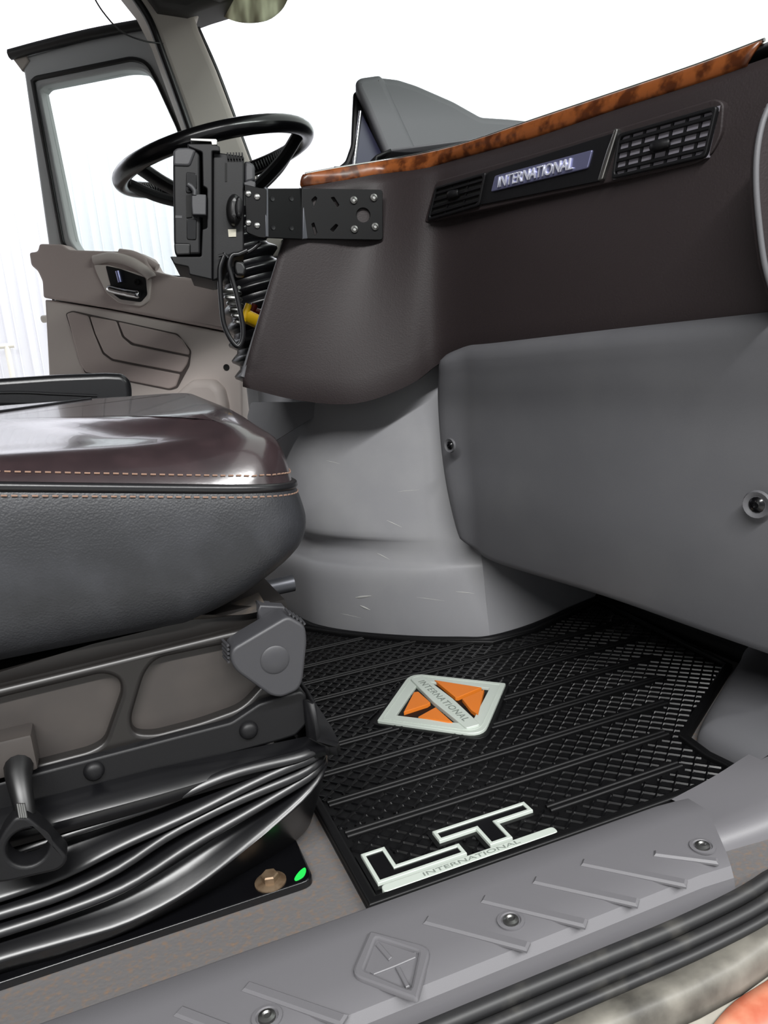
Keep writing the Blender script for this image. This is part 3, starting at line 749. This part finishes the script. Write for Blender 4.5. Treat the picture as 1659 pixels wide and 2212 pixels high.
# diamond tread: ridges both ways, joined (far too many to pick apart)
vs, fs = [], []
def ridge(a, b, h, w_):
    d = (b - a).normalized(); s = V((-d.y, d.x)) * w_; k = len(vs)
    for p in (a, b):
        vs.extend([(p.x - s.x, p.y - s.y, .0048), (p.x - s.x * .45, p.y - s.y * .45, .0048 + h), (p.x + s.x * .45, p.y + s.y * .45, .0048 + h), (p.x + s.x, p.y + s.y, .0048)])
    for i in range(3): fs.append((k + i, k + i + 1, k + 5 + i, k + 4 + i))
    fs.append((k, k + 1, k + 2, k + 3)); fs.append((k + 7, k + 6, k + 5, k + 4))
CELL = .0162; pin2 = inset(poly, .013)
for di, (d, hgt) in enumerate(((V((.66, -.75)), .0022), (V((.74, .67)), .0030))):
    d.normalize(); nrm = V((-d.y, d.x)); c0 = V((.5, 1.05))
    for k in range(-48, 49):
        o_ = c0 + nrm * (k * CELL); run = None; t = -.8
        while t < .8:
            p = o_ + d * t; ok = inside(p, pin2) and not near_rib(p.x, p.y) and not in_badge(p.x, p.y)
            if ok and run is None: run = t
            if not ok and run is not None:
                if t - run > .005: ridge(o_ + d * run, o_ + d * (t - .003), hgt, .0024 if di == 0 else .0019)
                run = None
            t += .003
tr = mesh('diamond_tread', vs, fs, 'mat_ridge', fm, 20, fix=True); tr['kind'] = 'stuff'
for r, (a, b) in zip(ribs_y, rib_x):         # long raised ribs, in pairs of lips with a groove between
    for s in (-.0042, .0042):
        L = [V((lerp(a, b, t), r + s + .012 * max(0, lerp(a, b, t) - .45), .0062)) for t in (0, .25, .5, .75, 1)]
        tube('rib', L, .0030, 'mat_rubber', fm, n=8)
# diamond emblem
em = plate('emblem', MP, rounded([(.427 - .120, 1.012), (.427, 1.015 + .138), (.427 + .118, 1.020), (.427, 1.015 - .138)], [.012, .03, .012, .03]), .0085, .004, 'mat_rubber', fm, bev=.001, label='diamond emblem')
o1 = rounded([(.316, 1.010), (.427, 1.146), (.538, 1.020), (.427, .887)], [.003, .030, .003, .030], 6)
i1 = rounded([(.347, 1.011), (.427, 1.107), (.508, 1.018), (.427, .925)], [.002, .004, .002, .004], 3)
fr_ = plate('frame', MP, [o1, i1], .0125, .005, 'silver_badge', em, bev=.001, label='silver diamond frame')
o2 = rounded([(.325, 1.0105), (.427, 1.135), (.529, 1.0195), (.427, .898)], [.003, .026, .003, .026], 6); o3 = inset(o2 if area2(o2) > 0 else o2[::-1], .0012)
plate('frame_line', MP, [o2, o3], .0132, .001, 'silver_badge', em)
bar = rounded([(.415, 1.118), (.437, 1.118), (.441, 1.012), (.437, .914), (.415, .914), (.411, 1.018)], .004, 3)
br = plate('name_bar', MP, bar, .0150, .007, 'silver_badge', em, bev=.001, label='silver name bar')
text('lettering', 'INTERNATIONAL', MP, .4262, 1.016, .165, .011, .0010, 'letter_dark', em, c0=.0145, rot=-math.pi / 2, space=1.15)
for q in ([(.360, 1.012), (.400, 1.068), (.407, 1.066), (.407, 1.020), (.400, 1.016)], [(.372, .985), (.407, 1.000), (.407, .942), (.402, .946)],
          [(.447, 1.092), (.497, 1.024), (.488, 1.022), (.450, 1.012), (.447, 1.015)], [(.453, 1.004), (.497, 1.015), (.449, .944), (.447, .962)]):
    plate('orange_facet', MP, q, .0142, .006, 'orange', em, bev=.0008)
# LT badge
def letters(L, nm):
    c = L if area2(L) > 0 else L[::-1]
    b_ = plate(nm, MP, inset(c, -.005), .0082, .004, 'mat_rubber', fm, label='outlined letter %s' % nm[-1].upper())
    plate('outline', MP, [c, inset(c, .0042)], .0120, .004, 'silver_badge', b_, bev=.0008)
    plate('face', MP, inset(c, .0042), .0105, .003, 'black_gloss', b_)
letters([(.191, .7225), (.2185, .7225), (.2185, .688), (.2915, .688), (.2915, .669), (.191, .669)], 'letter_l')
letters([(.275, .7215), (.392, .7215), (.392, .702), (.3465, .702), (.3465, .669), (.3195, .669), (.3195, .702), (.275, .702)], 'letter_t')
lb = plate('underline_bar', MP, rrect(.192, .394, .6525, .6645, .0055), .0122, .006, 'silver_badge', fm, bev=.0012, label='silver bar under the letters')
text('lettering', 'INTERNATIONAL', MP, .293, .6585, .112, .0056, .0008, 'letter_dark', lb, c0=.0118)

# ================================================================== door sill
sp_ = thing('sill_plate', 'grey plastic sill tread plate with slanted ribs and screws', 'sill plate', (.1, .57, 0))
TP = Plane((0, 0, 0), (1, 0, 0), (0, 1, 0))
sec = [(.640, .000), (.637, .014), (.630, .0185), (.600, .020), (.555, .020), (.535, .0195), (.524, .0165), (.518, .008), (.517, -.022)]
xe = lambda y: .548 if y > .6 else lerp(.502, .548, max(0, (y - .52) / .08))
rows = [[V((lerp(-.75, xe(y), t), y, z)) for t in (0, .25, .5, .75, .97, 1)] for y, z in sec]
rows = [r[:-1] + [r[-1] + V((0, 0, -.003)), r[-1] + V((.002, 0, -.02))] for r in rows]
grid('tread', rows, 'step', sp_, angle=30)
ribs_s = [(-.345, 1), (-.29, 1), (-.235, 1), (-.18, 1), (-.014, 1), (.042, 1), (.209, 1), (.268, 1), (.324, 1), (.379, 1)]
for x, _ in ribs_s:
    a, b = V((x, .5885)), V((x + .0655, .5165)); d = (b - a).normalized(); s = V((-d.y, d.x)) * .0055
    plate('tread_rib', TP, [tuple(a - s), tuple(b - s), tuple(b + s), tuple(a + s)], .0225, .004, 'step', sp_, bev=.002, seg=1)
a, b = V((.448, .566)), V((.492, .527)); d = (b - a).normalized(); s = V((-d.y, d.x)) * .0045
plate('tread_rib', TP, [tuple(a - s), tuple(b - s), tuple(b + s), tuple(a + s)], .0225, .004, 'step', sp_, bev=.002, seg=1)
for x, y in ((.496, .552), (.277, .551), (.052, .548), (-.17, .549)):
    s = lathe('screw_recess', [(.0125, 0), (.0125, .002), (.0095, .0024), (.0085, .0008), (.001, .0006)], (x, y, .0195), (0, 0, 1), 'step', sp_, n=22)
    lathe('screw', [(.0075, 0), (.007, .0022), (.004, .0032), (.0025, .0020), (.001, .0020)], (x, y, .0202), (0, 0, 1), 'steel', s, n=16)
# embossed diamond
e0 = [(.158, .598), (.200, .553), (.166, .506), (.125, .556)]
e1 = rounded(e0, [.004, .012, .004, .012], 4); e2 = rounded([(.160, .586), (.187, .553), (.165, .519), (.138, .556)], .002, 2)
ed = plate('embossed_diamond', TP, [e1, e2], .0232, .004, 'step', sp_, bev=.0025, seg=2, label='embossed diamond')
for q in ([(.142, .553), (.160, .556), (.186, .556), (.183, .550), (.163, .549), (.144, .549)], [(.157, .580), (.161, .582), (.165, .560), (.161, .558)], [(.163, .548), (.167, .547), (.1665, .524), (.163, .524)]):
    plate('facet', TP, q, .0215, .002, 'step', ed, bev=.0006, seg=1)

# sill extension in front of the tread plate, sloping into the kick panel
kx = thing('kick_panel', 'grey textured kick panel in front of the floor mat by the door pillar', 'trim panel', (.75, .72, 0))
kb0 = [V((.900, .905, 0)), V((.872, .884, 0)), V((.78, .825, 0)), V((.70, .772, 0)), V((.668, .748, 0)), (V((.659, .735, 0))), V((.656, .70, 0)), V((.655, .645, 0))]
rows = []
for h, k in ((-.002, 0), (.012, .003), (.026, .012), (.038, .035), (.046, .09), (.05, .2)):
    rows.append([p + V((k * .9, -k * .55, h)) for p in kb0])
loft('kick_shell', rows, 'pad_grey', kx, nu=4, nv=3, angle=50)
ex = thing('sill_extension', 'smooth grey sill end cap in front of the tread plate', 'sill trim', (.62, .6, 0))
rows = [[V((.535, .642, .012)), V((.60, .645, .02)), V((.68, .66, .024)), (V((.80, .67, .035)))], [V((.54, .60, .014)), V((.62, .60, .022)), V((.70, .61, .028)), V((.82, .62, .04))], [V((.525, .565, .012)), V((.61, .558, .016)), V((.70, .568, .022)), V((.82, .585, .034))], [V((.535, .55, -.02)), V((.615, .546, -.02)), V((.71, .556, -.02)), V((.83, .57, -.01))]]
loft('end_cap', rows, 'step', ex, nu=4, nv=3)
# weatherstrip, sill metal and the red painted cab side
ws = thing('weatherstrip', 'dirty black rubber door seal along the sill edge', 'door seal', (.1, .49, -.02))
for y, z, r, nm in ((.509, -.012, .0075, 'seal_bead'), (.496, -.018, .0065, 'seal_bead'), (.486, -.023, .005, 'seal_lip')):
    L = [V((-.7, y, z)), V((.2, y, z)), V((.45, y, z)), V((.56, y + .010, z + .004)), V((.66, y + .038, z + .014)), V((.76, y + .065, z + .03)), V((.90, y + .08, z + .06))]
    tube(nm, smooth_line(L, 6), r, 'sill_rubber', ws, n=10)
cs = thing('cab_side', 'worn bare metal door opening edge with faded red paint below', 'cab body', (.1, .4, -.1))
XS = (-.75, -.2, .1, .3, .45, .6, .75, .95)
def run(y, z): return [V((x, y + max(0, x - .5) * .25, z + max(0, x - .5) * .1)) for x in XS]
loft('sill_flange', [run(y, z) for y, z in ((.515, -.034), (.49, -.032), (.478, -.029), (.470, -.028), (.464, -.030), (.461, -.040), (.460, -.055))], 'sill_metal', cs, nu=3, nv=2, angle=40, thick=.003)
loft('rocker_panel', [run(y, z) for y, z in ((.462, -.056), (.452, -.060), (.440, -.063), (.425, -.07), (.412, -.09), (.405, -.5))], 'sill_pale', cs, nu=3, nv=3, angle=50, thick=.003)
rows = [[V((.36, .43, -.063)), V((.40, .445, -.0575)), V((.44, .456, -.0545)), V((.50, .462, -.052)), V((.62, .485, -.040)), V((.95, .56, -.02))], [V((.34, .42, -.068)), V((.40, .425, -.065)), V((.44, .43, -.062)), V((.50, .435, -.06)), V((.62, .455, -.05)), V((.95, .53, -.03))], [V((.33, .403, -.10)), V((.40, .403, -.10)), V((.44, .403, -.10)), V((.50, .403, -.10)), V((.62, .42, -.09)), V((.95, .50, -.08))]]
loft('painted_skin', rows, 'red_paint', cs, nu=4, nv=3, thick=.002, label='faded red painted body skin')

# ================================================================== driver's door, swung open
dd = thing('truck_door', 'open driver door with taupe trim panel and framed window', 'door', (.10, 2.69, 0))
DO = Plane((.48, 2.46, 0), (.845, -.535, 0), (0, 0, 1))
def D(L): return DO.pts(L)
outer = rounded(D([(46, 150), (34, 122), (314, 44), (328, 80), (372, 205), (420, 330), (470, 470), (520, 640), (520, 700), (112, 650), (104, 560)]), [.02, .03, .05, .03, .0, .0, 0, 0, 0, 0, 0], 4)
hole_ = rounded(D([(80, 192), (88, 182), (270, 146), (308, 150), (330, 175), (372, 262), (412, 355), (470, 600), (330, 592), (172, 552), (148, 520)]), [.0, .02, .03, .03, .02, 0, 0, 0, 0, .03, .02], 4)
fr = plate('window_frame', DO, [outer, hole_], -.01, .05, 'door_steel', dd, bev=.008)
s1 = rounded(D([(62, 172), (72, 162), (285, 118), (318, 130), (340, 170), (385, 268), (428, 380), (480, 610), (330, 602), (160, 560), (128, 530)]), [0, .02, .04, .04, .02, 0, 0, 0, 0, .03, .02], 4)
s2 = inset(s1 if area2(s1) > 0 else s1[::-1], .014)
plate('glass_seal', DO, [s1, s2], -.004, .012, 'black_rubber', fr, bev=.004)
plate('window_pane', DO, hole_, -.04, .005, 'glass', dd, label='clear door glass')
tube('top_seal_shade', smooth_line([DO.w(*DO.px(*p), .0) for p in [(22, 118), (100, 97), (200, 73), (314, 52)]]), .016, 'black_rubber', dd, n=8)  # seal made thick so its black also stands in for the frame's shade
plate('corner_flap', DO, D([(14, 112), (46, 104), (60, 130), (44, 152)]), -.005, .02, 'pillar', dd, bev=.004)
# outer skin
plate('outer_skin', DO, D([(100, 545), (520, 640), (530, 900), (520, 1200), (120, 1150), (112, 800), (98, 640)]), -.03, .04, 'black_plastic', dd, bev=.005)
# upper trim
ut = rounded(D([(80, 549), (98, 546), (102, 530), (150, 531), (165, 543), (255, 546), (300, 546), (330, 560), (345, 588), (392, 600), (470, 604), (528, 628), (528, 722), (400, 697), (250, 668), (110, 645), (108, 610), (98, 588), (84, 576)]), .008, 3)
plate('upper_trim', DO, ut, .045, .07, 'door_taupe_dark', dd, bev=.010, seg=4)
# grab ledge flowing over the handle
gl = [DO.w(*DO.px(*p), .046) for p in [(222, 566), (255, 560), (290, 566), (318, 580), (340, 598), (344, 604)]]
tube('grab_ledge', smooth_line(gl), .016, 'door_taupe', dd, n=12)
g2 = [DO.w(*DO.px(*p), .030) for p in [(270, 548), (300, 553), (330, 568), (350, 580)]]
tube('switch_ledge', smooth_line(g2), .012, 'door_taupe_dark', dd, n=10)
lt = rounded(D([(110, 648), (250, 671), (400, 700), (528, 725), (532, 900), (528, 1200), (130, 1150), (118, 800)]), .006, 3)
plate('lower_trim', DO, lt, .035, .06, 'door_taupe', dd, bev=.008, seg=3)
def c2(L): return [(x * .3978, 480 + y * .3978) for x, y in L]
pads = [[(400, 500), (430, 490), (515, 512), (545, 605), (590, 715), (640, 752), (1008, 824), (985, 890), (950, 903), (500, 812), (470, 760)],
        [(525, 514), (665, 540), (695, 625), (745, 668), (1055, 732), (1045, 770), (1014, 815), (645, 742), (600, 708), (555, 610)],
        [(676, 543), (985, 612), (1020, 640), (1058, 700), (1055, 722), (755, 658), (708, 622)]]
for q in pads: plate('padded_insert', DO, rounded(D(c2(q)), .006, 3), .041, .02, 'door_taupe_dark', dd, bev=.0045, seg=3)
gap_ = rounded(D(c2([(392, 498), (430, 483), (992, 606), (1066, 698), (1056, 780), (992, 898), (950, 910), (494, 818)])), .008, 3)
plate('insert_gap', DO, gap_, .0365, .006, 'seam_dark', dd)
# handle
bz = rounded(D(c2([(556, 238), (640, 242), (700, 262), (865, 300), (852, 435), (810, 464), (690, 444), (625, 392), (575, 290)])), .008, 3)
bzp = plate('handle_bezel', DO, bz, .052, .02, 'door_taupe', dd, bev=.003)
cup = rounded(D(c2([(622, 245), (700, 262), (835, 310), (845, 400), (810, 440), (700, 425), (660, 395)])), .006, 3)
plate('handle_cup', DO, cup, .0535, .004, 'black_plastic', bzp, bev=.001)
tube('pull_handle', smooth_line([DO.w(*DO.px(*p), .066) for p in c2([(648, 368), (700, 382), (760, 394), (815, 402)])]), [.010] + [.012] * 10 + [.013] * 7 + [.009], 'chrome', bzp, n=12, label='chrome pull handle')
tube('lock_tab', [DO.w(*DO.px(*p), .058) for p in c2([(690, 275), (705, 335)])], .007, 'plate_chrome', bzp, n=8)
lathe('lock_cylinder', [(.009, 0), (.009, .004), (.004, .004), (.003, .001)], DO.w(*DO.px(*c2([(792, 333)])[0]), .054), DO.n, 'black_gloss', bzp, n=16)
# lower bulge with map pocket
bl = D(c2([(940, 985), (1040, 890), (1090, 850), (1200, 850), (1250, 900), (1270, 985), (1275, 1200), (900, 1200)]))
plate('pocket_bulge', DO, rounded(bl, .012, 3), .075, .05, 'door_taupe', dd, bev=.025, seg=5)
plate('pocket_cover', DO, rounded(D(c2([(1030, 990), (1060, 955), (1160, 957), (1188, 1000), (1180, 1060), (1040, 1050)])), .006, 3), .079, .006, 'door_taupe_dark', dd, bev=.002)
lathe('trim_hole', [(.010, 0), (.010, .002), (.008, .001), (.001, .0005)], DO.w(*DO.px(499, 793), .036), DO.n, 'black_void', dd, n=16)
lathe('latch', [(.012, 0), (.012, .02), (.004, .022)], DO.w(*DO.px(104, 688), .0), (-.845, .535, 0), 'pipe_white', dd, n=12)
# hinge post behind the centre stack
struct(box('wall_hinge', (.60, 2.43, .42), (.16, .05, .96), 'black_plastic', bev=.01))

# ================================================================== steering wheel and column
sw = thing('steering_wheel', 'black steering wheel with laced leather rim', 'steering wheel', (.362, 1.95, .93))
sc = V((.366, 1.95, 1.046)); sn = V((-math.sin(math.radians(10.5)), .0, math.cos(math.radians(10.5)))); su = V((sn.z, 0, -sn.x)); sv_ = sn.cross(su)
def sw_pt(r, a, h=0): return sc + (su * math.cos(a) + sv_ * math.sin(a)) * r + sn * h
tube('rim', [sw_pt(.225, 2 * math.pi * k / 64) for k in range(64)], .0195, 'black_gloss', sw, n=16, closed=True)
vs, fs = [], []
for k in range(150):
    a = 2 * math.pi * k / 150; v, f = tube_data([sw_pt(.2075, a, -.010), sw_pt(.2045, a, -.001), sw_pt(.2075, a + .01, .009)], .0018, 5); n0 = len(vs); vs += v; fs += [tuple(i + n0 for i in q) for q in f]
lc = mesh('lacing', vs, fs, 'black_plastic', sw, 60, fix=False); lc['kind'] = 'stuff'
for a in (math.radians(15), math.radians(165), math.radians(205), math.radians(335)):
    tube('spoke', smooth_line([sw_pt(.215, a), sw_pt(.15, a, -.05), sw_pt(.05, a, -.10)]), .013, 'black_plastic', sw, n=10, r2=.022)
lathe('hub', [(.03, -.18), (.06, -.16), (.085, -.13), (.085, -.09), (.07, -.075), (.02, -.07)], sc, sn, 'black_plastic', sw, n=28)
cb = thing('column_boot', 'black ribbed rubber boot around the steering column', 'column boot', tuple(sc - sn * .5))
prof_b = []
for k in range(60):
    h = -.14 - k * .0065; r = .062 + .0008 * k; prof_b.append((r + .010 * (math.sin(k * 1.05)), h))
lathe('boot', prof_b, sc, sn, 'bellows_rubber', cb, n=36, angle=60)
cl_ = [V(p) for p in (sw_pt(.0, 0, -.53), sw_pt(0, 0, -.85))]
tube('column_shaft', cl_, .03, 'steel', cb, n=14)
# bright coil standing in for light caught on the boot's rib ends
coil = []
for k in range(90):
    t = k / 89; a = t * 2 * math.pi * 6; c = P(lerp(498, 520, t), lerp(622, 700, t), 'y', 1.80); rr = lerp(.020, .010, t)
    coil.append(c + V((math.cos(a) * rr, math.sin(a) * rr * .6, 0)))
tag(tube('rib_glints', coil, .0042, 'steel', None, n=6), 'steel coil standing in for glints on the boot ribs', 'highlight')

# ================================================================== parking brake knobs on the centre stack
q = lambda x, y: (360 + .226 * x, 280 + .226 * y)
yk = thing('brake_knob', 'yellow pull knob on the driver side of the dash', 'knob', P(545, 690, 'y', 1.50))
tube('stem', [P(*q(745, 1775), 'y', 1.49), P(*q(960, 1880), 'y', 1.50)], .0135, 'yellow', yk, n=8)
tube('pull_flange', smooth_line([P(*q(730, 1830), 'y', 1.485), P(*q(752, 1760), 'y', 1.485), P(*q(785, 1670), 'y', 1.485)]), .0065, 'yellow', yk, n=10)
rk = thing('brake_knob', 'dark red pull knob behind the yellow one', 'knob', P(560, 680, 'y', 1.56))
tube('stem', [P(*q(800, 1740), 'y', 1.55), P(*q(960, 1800), 'y', 1.56)], .012, 'red_knob', rk, n=8)
tube('pull_flange', [P(*q(815, 1740), 'y', 1.545), P(*q(840, 1672), 'y', 1.545)], .007, 'red_knob', rk, n=8)

# ================================================================== tablet mount on the centre stack
mb = thing('mounting_bracket', 'black bolted steel bracket holding the tablet dock to the dash', 'bracket', P(740, 465, 'x', .46))
f1, f2 = dash_at(.6, .22), dash_at(2.2, .22)
mu = V((f2.x - f1.x, f2.y - f1.y, 0)).normalized()
M2 = Plane(dash_at(1.4, .22) + V((mu.y, -mu.x, 0)) * .022, mu, (0, 0, 1))
c3 = lambda x, y: (240 + x * .3737, 260 + y * .3737)
def M2p(L): return [M2.px(*c3(*p)) for p in L]
pl2 = rounded(M2p([(1100, 392), (1570, 400), (1572, 692), (1100, 685)]), [0, .006, .006, 0], 3)
hc = V(M2.px(*c3(1458, 548))); hh = [tuple(hc + V((math.cos(k * math.pi / 12), math.sin(k * math.pi / 12))) * .012) for k in range(24)]
slots = [rounded(M2p(s), .001, 2) for s in ([(1272, 448), (1288, 444), (1318, 490), (1308, 500)], [(1268, 632), (1300, 600), (1312, 608), (1284, 645)], [(1160, 460), (1180, 440), (1190, 450), (1172, 500)], [(1160, 600), (1172, 592), (1190, 650), (1178, 668)])]
plate('dash_plate', M2, [pl2, hh] + slots, .0, .004, 'black_metal', mb, bev=.0012)
plate('dash_foot', M2, rounded(M2p([(1330, 420), (1555, 420), (1555, 675), (1330, 675)]), .004), -.006, .03, 'dash_vinyl', mb)
for p in ((1402, 462), (1518, 447), (1406, 630), (1525, 615)):
    lathe('bolt', [(.0068, 0), (.0062, .003), (.003, .005), (.0022, .003)], M2.w(*M2.px(*c3(*p)), 0), M2.n, 'steel', mb, n=14)
# cradle and device share one frame turned towards the passenger side
tc_ = P(455, 450, 'y', 1.335); td = ray(455, 450); tn = V((-td.x, -td.y, 0)).normalized()
T = Plane(tc_, tn.cross(V((0, 0, 1))) * -1, (0, 0, 1))
if T.n.dot(tn) < 0: T = Plane(tc_, tn.cross(V((0, 0, 1))), (0, 0, 1))
def TQ(L): return [T.px(*q(*p)) for p in L]
e_a = M2.w(*M2.px(*c3(1110, 540)), -.002); e_b = T.w(*T.px(*q(955, 800)), -.01)
AR = Plane(e_a, (e_a - e_b) * V((1, 1, 0)) if False else V((e_a.x - e_b.x, e_a.y - e_b.y, 0)), (0, 0, 1))
if AR.n.y > 0: AR = Plane(e_a, -V((e_a.x - e_b.x, e_a.y - e_b.y, 0)), (0, 0, 1))
ARq = lambda L: [AR.px(*q(*p)) for p in L]
plate('arm', AR, ARq([(955, 562), (1310, 560), (1312, 1048), (955, 1032)]), 0, .004, 'black_metal', mb, bev=.001)
plate('bend_highlight', AR, ARq([(1298, 560), (1385, 562), (1392, 600), (1385, 700), (1385, 920), (1400, 1000), (1395, 1046), (1295, 1048)]), 0.003, .004, 'dull_steel', mb, bev=.0015, label='bend with its highlight painted in')  # lighter strip that paints in the highlight of the fold
plate('bend_highlight', AR, ARq([(930, 552), (962, 560), (968, 1030), (940, 1026)]), 0.003, .004, 'dull_steel', mb, bev=.001)  # painted highlight of the fold on the dock side
for p in ((1008, 660), (1190, 660), (1015, 935), (1190, 940)):
    lathe('hole_edge', [(.0045, 0), (.0042, .0012), (.002, .0008)], AR.w(*AR.px(*q(*p)), 0), AR.n, 'black_plastic', mb, n=12)
plate('dock_plate', T, rounded(TQ([(745, 512), (870, 546), (958, 556), (955, 1030), (880, 1024), (762, 975)]), .003, 2), -.006, .006, 'black_metal', mb, bev=.001)
for p in ((780, 605), (865, 635), (780, 885), (865, 910)):
    lathe('bolt', [(.0052, 0), (.0048, .002), (.002, .0038)], T.w(*T.px(*q(*p)), -.006), T.n, 'steel', mb, n=12)
dk = thing('tablet_dock', 'black docking cradle clamped around the rugged tablet', 'dock', T.w(0, -.15, 0))
plate('spine', T, rounded(TQ([(195, 132), (440, 132), (508, 158), (512, 210), (436, 206), (436, 1436), (215, 1385), (205, 1312), (70, 1285), (32, 1212), (330, 1212), (340, 952), (385, 940), (385, 562), (345, 540), (338, 215), (205, 165)]), .002, 2), 0, .15, 'black_plastic', dk, bev=.002)
plate('back_housing', T, rounded(TQ([(436, 188), (742, 232), (742, 1185), (600, 1190), (490, 1425), (430, 1440)]), .003, 2), -.012, .13, 'black_plastic', dk, bev=.003)
plate('cradle_back', T, TQ([(120, 230), (700, 260), (700, 1150), (600, 1180), (130, 1180)]), -.10, .01, 'black_plastic', dk)
plate('latch', T, rounded(TQ([(228, 82), (470, 88), (484, 104), (484, 148), (430, 150), (425, 118), (228, 108)]), .001, 2), .001, .05, 'steel', dk, bev=.001, label='bright latch')
for k in range(6):
    x = 575 + k * 28; plate('grip_rib', T, TQ([(x, 205), (x + 14, 207), (x + 20, 272), (x + 6, 270)]), -.006, .03, 'black_plastic', dk, bev=.001)
plate('side_knob', T, rounded(TQ([(742, 262), (800, 268), (845, 310), (850, 450), (820, 470), (742, 482)]), .005, 3), -.02, .06, 'knob', dk, bev=.005)
plate('adjuster', T, rounded(TQ([(735, 488), (800, 466), (852, 484), (852, 545), (742, 520)]), .002, 2), -.01, .03, 'knob', dk, bev=.002)
plate('slot', T, TQ([(556, 300), (576, 300), (576, 480), (556, 480)]), -.0112, .001, 'black_void', dk)
bc_ = T.w(*T.px(*q(645, 765)), -.02)
plate('swivel', T, [tuple(V(T.px(*q(645 + 78 * math.cos(k * math.pi / 16), 765 + 150 * math.sin(k * math.pi / 16))))) for k in range(32)], .014, .03, 'black_rubber', dk, bev=.014, seg=5)
plate('swivel_cap', T, [tuple(V(T.px(*q(690 + 40 * math.cos(k * math.pi / 12), 760 + 105 * math.sin(k * math.pi / 12))))) for k in range(24)], .018, .02, 'black_plastic', dk, bev=.006)
plate('label_sticker', T, TQ([(585, 942), (664, 938), (664, 1012), (592, 1014)]), -.0105, .002, 'visor', dk)
plate('clip', T, rounded(TQ([(240, 642), (300, 628), (380, 632), (380, 830), (248, 826), (240, 740)]), .002, 2), .010, .02, 'knob', dk, bev=.002)
tube('clip_spring', smooth_line([T.w(*T.px(*q(*p)), .008) for p in [(205, 535), (240, 560), (268, 600), (270, 640)]]), .004, 'knob', dk, n=8)
tb = thing('rugged_tablet', 'thick black rugged tablet held upright in the dock', 'tablet', T.w(-.05, -.12, -.08))
plate('body', T, rounded(TQ([(60, 200), (90, 172), (200, 168), (290, 190), (318, 235), (325, 1188), (82, 1196), (66, 1060), (58, 350)]), .004, 3), -.004, .19, 'black_plastic', tb, bev=.004)
plate('corner_bumper', T, rounded(TQ([(62, 195), (100, 168), (215, 164), (285, 190), (225, 350), (58, 345)]), .005, 3), -.001, .03, 'knob', tb, bev=.004)
plate('corner_bumper', T, rounded(TQ([(68, 1078), (228, 1082), (230, 1196), (84, 1200), (72, 1150)]), .004, 3), -.001, .03, 'black_rubber', tb, bev=.003)
plate('port_cover', T, rounded(TQ([(185, 400), (285, 412), (288, 560), (230, 600), (182, 600)]), .003, 2), -.002, .01, 'black_gloss', tb, bev=.001)
plate('port_cover', T, rounded(TQ([(190, 850), (285, 850), (282, 1050), (192, 1046)]), .003, 2), -.002, .01, 'black_gloss', tb, bev=.001)
plate('port_gap', T, TQ([(184, 625), (242, 622), (240, 832), (188, 838)]), -.0015, .002, 'black_void', tb)
plate('small_print', T, TQ([(82, 815), (145, 818), (145, 842), (82, 840)]), -.0035, .001, 'knob', tb)
plate('screen', T, TQ([(54, 360), (64, 360), (72, 1050), (62, 1050)]), -.025, .14, 'black_gloss', tb)
# cable loop under the dock
cw = [T.w(*T.px(*q(*p)), -.004 + .0 * i) for i, p in enumerate([(560, 1180), (535, 1240), (508, 1335), (512, 1500), (522, 1650), (545, 1850), (610, 2000), (680, 2070), (722, 2010), (730, 1900), (705, 1740), (665, 1560), (620, 1400), (596, 1290), (625, 1200), (690, 1185), (770, 1150)])]
ca = tube('cable', smooth_line(cw, 6), .0042, 'cable', None, n=8); tag(ca, 'black cable looped below the tablet dock', 'cable')
cn = thing('cable_connector', 'black plug and cable ties under the tablet dock', 'connector', T.w(*T.px(*q(700, 1330)), -.03))
plate('plug', T, rounded(TQ([(650, 1230), (730, 1250), (765, 1320), (745, 1385), (660, 1380), (640, 1300)]), .004, 3), -.014, .03, 'black_rubber', cn, bev=.004)
tube('tie_strap', [T.w(*T.px(*q(*p)), -.002) for p in [(495, 1205), (560, 1190), (590, 1225)]], .0025, 'cable', cn, n=6)
tube('tail', smooth_line([T.w(*T.px(*q(*p)), -.03) for p in [(760, 1150), (830, 1110), (900, 1050)]]), .004, 'cable', cn, n=8)
